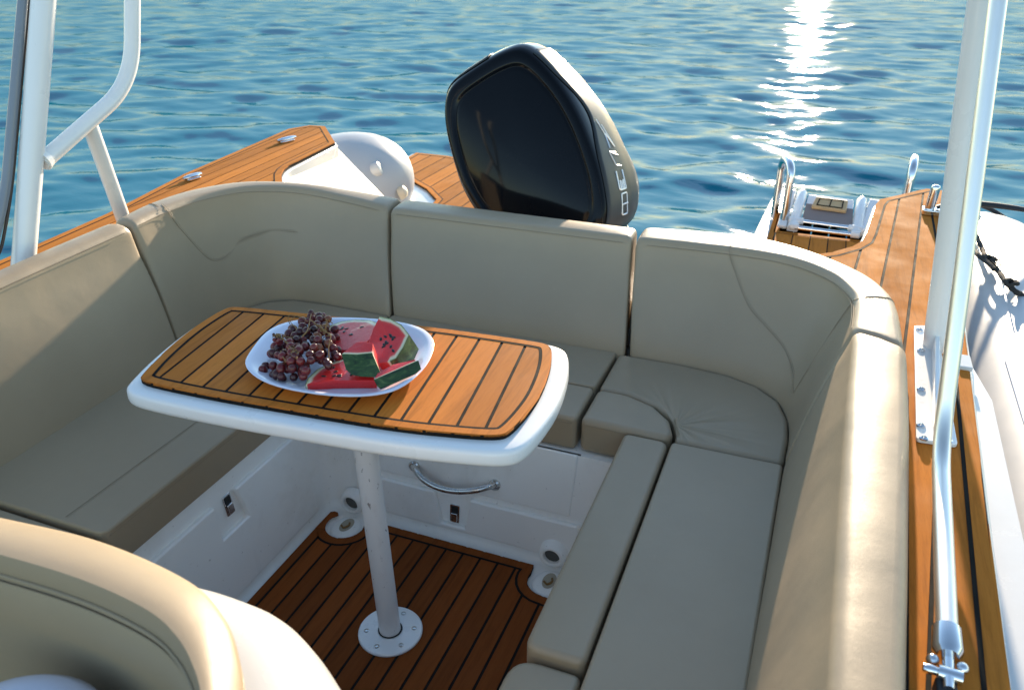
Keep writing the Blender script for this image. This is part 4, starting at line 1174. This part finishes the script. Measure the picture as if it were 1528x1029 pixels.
# hinge fitting
d_ = (kn-hb).normalized(); s_ = V(d_.y, -d_.x, 0).normalized()
h0 = pz(1413, 958, ZD+.03); h1 = pz(1412, 1000, ZD+.02)
bm = bmesh.new(); tube(bm, [hb+d_*.012, hb+d_*.008, hb-d_*.035, hb-d_*.045], [.015, .021, .022, .016], 20); ft = obj('hinge_socket', bm, M['chrome'], bw)
bm = bmesh.new(); tube(bm, [hb-d_*.03, hb-d_*.105], [.009, .008], 12); obj('hinge_tongue', bm, M['chrome'], ft)
for k in (-1, 1):
    c_ = hb-d_*.055+s_*k*.020-V(0, 0, .004); bm = bmesh.new(); bmesh.ops.create_uvsphere(bm, u_segments=14, v_segments=10, radius=.0095); bmesh.ops.translate(bm, verts=bm.verts, vec=c_); obj('hinge_ear', bm, M['chrome'], ft)
bm = bmesh.new(); c_ = hb-d_*.078; tube(bm, [c_-s_*.034, c_-s_*.026, c_-s_*.012], [.006, .008, .006], 12); obj('pin', bm, M['chrome'], ft)
bm = bmesh.new(); tube(bm, [c_-s_*.014, c_+s_*.018], [.011, .011], 14); obj('pin', bm, M['chrome'], ft)
bm = bmesh.new(); box(bm, hb-d_*.13-V(0, 0, .015), (.03, .10, .03)); obj('deck_mount', bm, M['black_rubber'], bw, bevel=.006)
# small deck joint fitting beside the leg
q0 = pz(1437, 541, ZD+.005)
bm = bmesh.new(); box(bm, (q0.x+.002, q0.y, ZD+.006), (.034, .075, .012)); tag(obj('deck_clip', bm, M['gel'], None, bevel=.003), 'small white plastic clip on the starboard teak beside the arch leg', 'clip')

# ------------------------------------------------------------------ port tubular frame
fr = thing('tube_frame', (-2.31, 1.65, ZD), 'white tubular roll frame with a bent rail and strut rising from the port backrest', 'tube frame')
X0 = -2.26
b0 = pxx(33, 420, X0); b1 = pxx(66, -10, X0+.03)
bm = bmesh.new(); tube(bm, [b0-(b1-b0)*.12, b0, b1, b1+(b1-b0)*.4], .034, 28); obj('post', bm, M['white_paint'], fr)
path = [pxx(62, 243, X0+.02), pxx(100, 205, X0+.02), pxx(150, 165, X0+.02), pxx(200, 118, X0+.02), pxx(201, 60, X0+.02), pxx(198, -20, X0+.02)]
path = fillet([path[0], pxx(197, 125, X0+.02), pxx(198, -140, X0+.02)], .14, 14)
bm = bmesh.new(); tube(bm, path, .0255, 24); obj('bent_rail', bm, M['white_paint'], fr)
bm = bmesh.new(); tube(bm, [pxx(132, 182, X0+.015), V(-2.372, 2.13, .86), V(-2.385, 2.16, ZD)], .0255, 20); obj('strut', bm, M['white_paint'], fr)
bm = bmesh.new(); c_ = pxx(62, 240, X0+.02); tube(bm, [c_, c_+(path[1]-path[0]).normalized()*.02], [.034, .030], 20); obj('weld_collar', bm, M['white_paint'], fr)
ws = thing('windscreen_frame', (-2.33, 1.35, ZD), 'polished curved windscreen edge with black trim at the far left', 'windscreen frame')
X1 = -2.28
pth = fillet([pxx(-60, 420, X1), pxx(-14, 378, X1), pxx(8, 290, X1), pxx(35, -10, X1), pxx(41, -80, X1)], .10, 12)
bm = bmesh.new(); tube(bm, pth, .0145, 18); obj('rail', bm, M['grey_rail'], ws)
pth2 = fillet([pxx(-55, 432, X1+.006), pxx(-1, 388, X1+.006), pxx(17, 290, X1+.006), pxx(44, -10, X1+.006), pxx(50, -80, X1+.006)], .10, 12)
bm = bmesh.new(); tube(bm, pth2, .0048, 10); obj('rubber_trim', bm, M['brown_trim'], ws)

# ------------------------------------------------------------------ helm seat in the foreground
hs = thing('helm_seat', (-.9, .35, 0), 'rounded beige helm seat with a white moulded shell, out of focus at the bottom left', 'seat')
ZH = 1.02
ZO = ZH-.022
outer = [pz(u, v, ZO) for u, v in ((-180, 735), (0, 772), (150, 808), (280, 866), (335, 922), (358, 985), (366, 1060))]
outer = [V(p.x, p.y, ZO) for p in outer]
inner = [pz(u, v, ZH+.004) for u, v in ((-160, 800), (0, 842), (120, 880), (215, 925), (262, 968), (288, 1020), (300, 1075))]
O_ = catmull(outer, 48); I_ = catmull(inner, 48)
for k in range(1, 10):                                 # the side wing runs forward
    O_.append(O_[48]+V(.004*k, -.035*k, -.004*k)); I_.append(I_[48]+V(.002*k, -.035*k, -.004*k))
bm = bmesh.new(); rings = []
for o_, i_ in zip(O_, I_):
    o_ = Vector(o_); i_ = Vector(i_); d = (i_-o_); d.z = 0; wd = d.length; d.normalize(); prof = []
    prof.append(o_+d*.02+V(0, 0, -.46)); prof.append(o_+d*.008+V(0, 0, -.16)); prof.append(o_+d*.0015+V(0, 0, -.05)); prof.append(o_+V(0, 0, -.02))
    dz = i_.z-o_.z
    for k in range(0, 11):
        f = k/10; q = o_.lerp(i_-d*.004, f*.96); prof.append(V(q.x, q.y, o_.z+(dz+.012)*sin(pi/2*f)**.85))
    for k in range(1, 4): prof.append(i_-d*.003*(1-k/3)+V(0, 0, .010-.012*k))
    prof.append(i_+d*.001+V(0, 0, -.028)); prof.append(i_-d*.004+V(0, 0, -.033)); prof.append(i_+d*.004+V(0, 0, -.040))
    prof.append(i_+d*.012+V(0, 0, -.10)); prof.append(i_+d*.022+V(0, 0, -.25)); prof.append(i_+d*.03+V(0, 0, -.50))
    rings.append(prof)
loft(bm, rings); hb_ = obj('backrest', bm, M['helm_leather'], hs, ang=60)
for dz_, rr_ in ((-.020, .0028), (-.034, .0016)):
    bm = bmesh.new(); tube(bm, [i_+V(0, 0, dz_)+(i_-o_).normalized()*.001 for o_, i_ in zip(O_, I_)], rr_, 8); obj('piping', bm, M['seam'], hb_)
# white moulded shell behind and beside the cushion
bm = bmesh.new()
sh = [pz(u, v, .88) for u, v in ((60, 815), (200, 838), (312, 868), (365, 872), (425, 892), (470, 930), (510, 985), (545, 1050))]
sh = catmull([V(p.x, p.y, .88) for p in sh], 40)
for k in range(1, 8): sh.append(sh[40]+V(.006*k, -.05*k, 0))
rings = []
for k, p in enumerate(sh):
    q = O_[min(len(O_)-1, int(k*len(O_)/len(sh)))]
    q = V(q.x, q.y, 0); p0 = V(p.x, p.y, 0); q = q+(q-p0).normalized()*.012
    prof = [V(q.x, q.y, .30), V(q.x, q.y, .925)]
    for m_ in range(1, 11):
        a = pi/2*m_/10; f = sin(a); g = cos(a)
        c_ = q.lerp(p0, f); prof.append(V(c_.x, c_.y, .76+.165*g**.8))
    prof += [V(p0.x, p0.y-.004, .6), V(p0.x, p0.y-.02, .05), V(q.x, q.y, .05)]
    rings.append(prof)
loft(bm, rings); obj('shell', bm, M['shell'], hs, ang=60)
bm = bmesh.new()
c_ = pz(18, 1082, .92)
loft(bm, [[V(c_.x+.125*s*cos(2*pi*k/40), c_.y+.105*s*sin(2*pi*k/40), z_) for k in range(40)] for z_, s in ((.925, .25), (.921, .55), (.912, .78), (.895, .93), (.87, 1), (.5, 1.02))]); obj('seat_pod', bm, M['plate'], hs, ang=60)
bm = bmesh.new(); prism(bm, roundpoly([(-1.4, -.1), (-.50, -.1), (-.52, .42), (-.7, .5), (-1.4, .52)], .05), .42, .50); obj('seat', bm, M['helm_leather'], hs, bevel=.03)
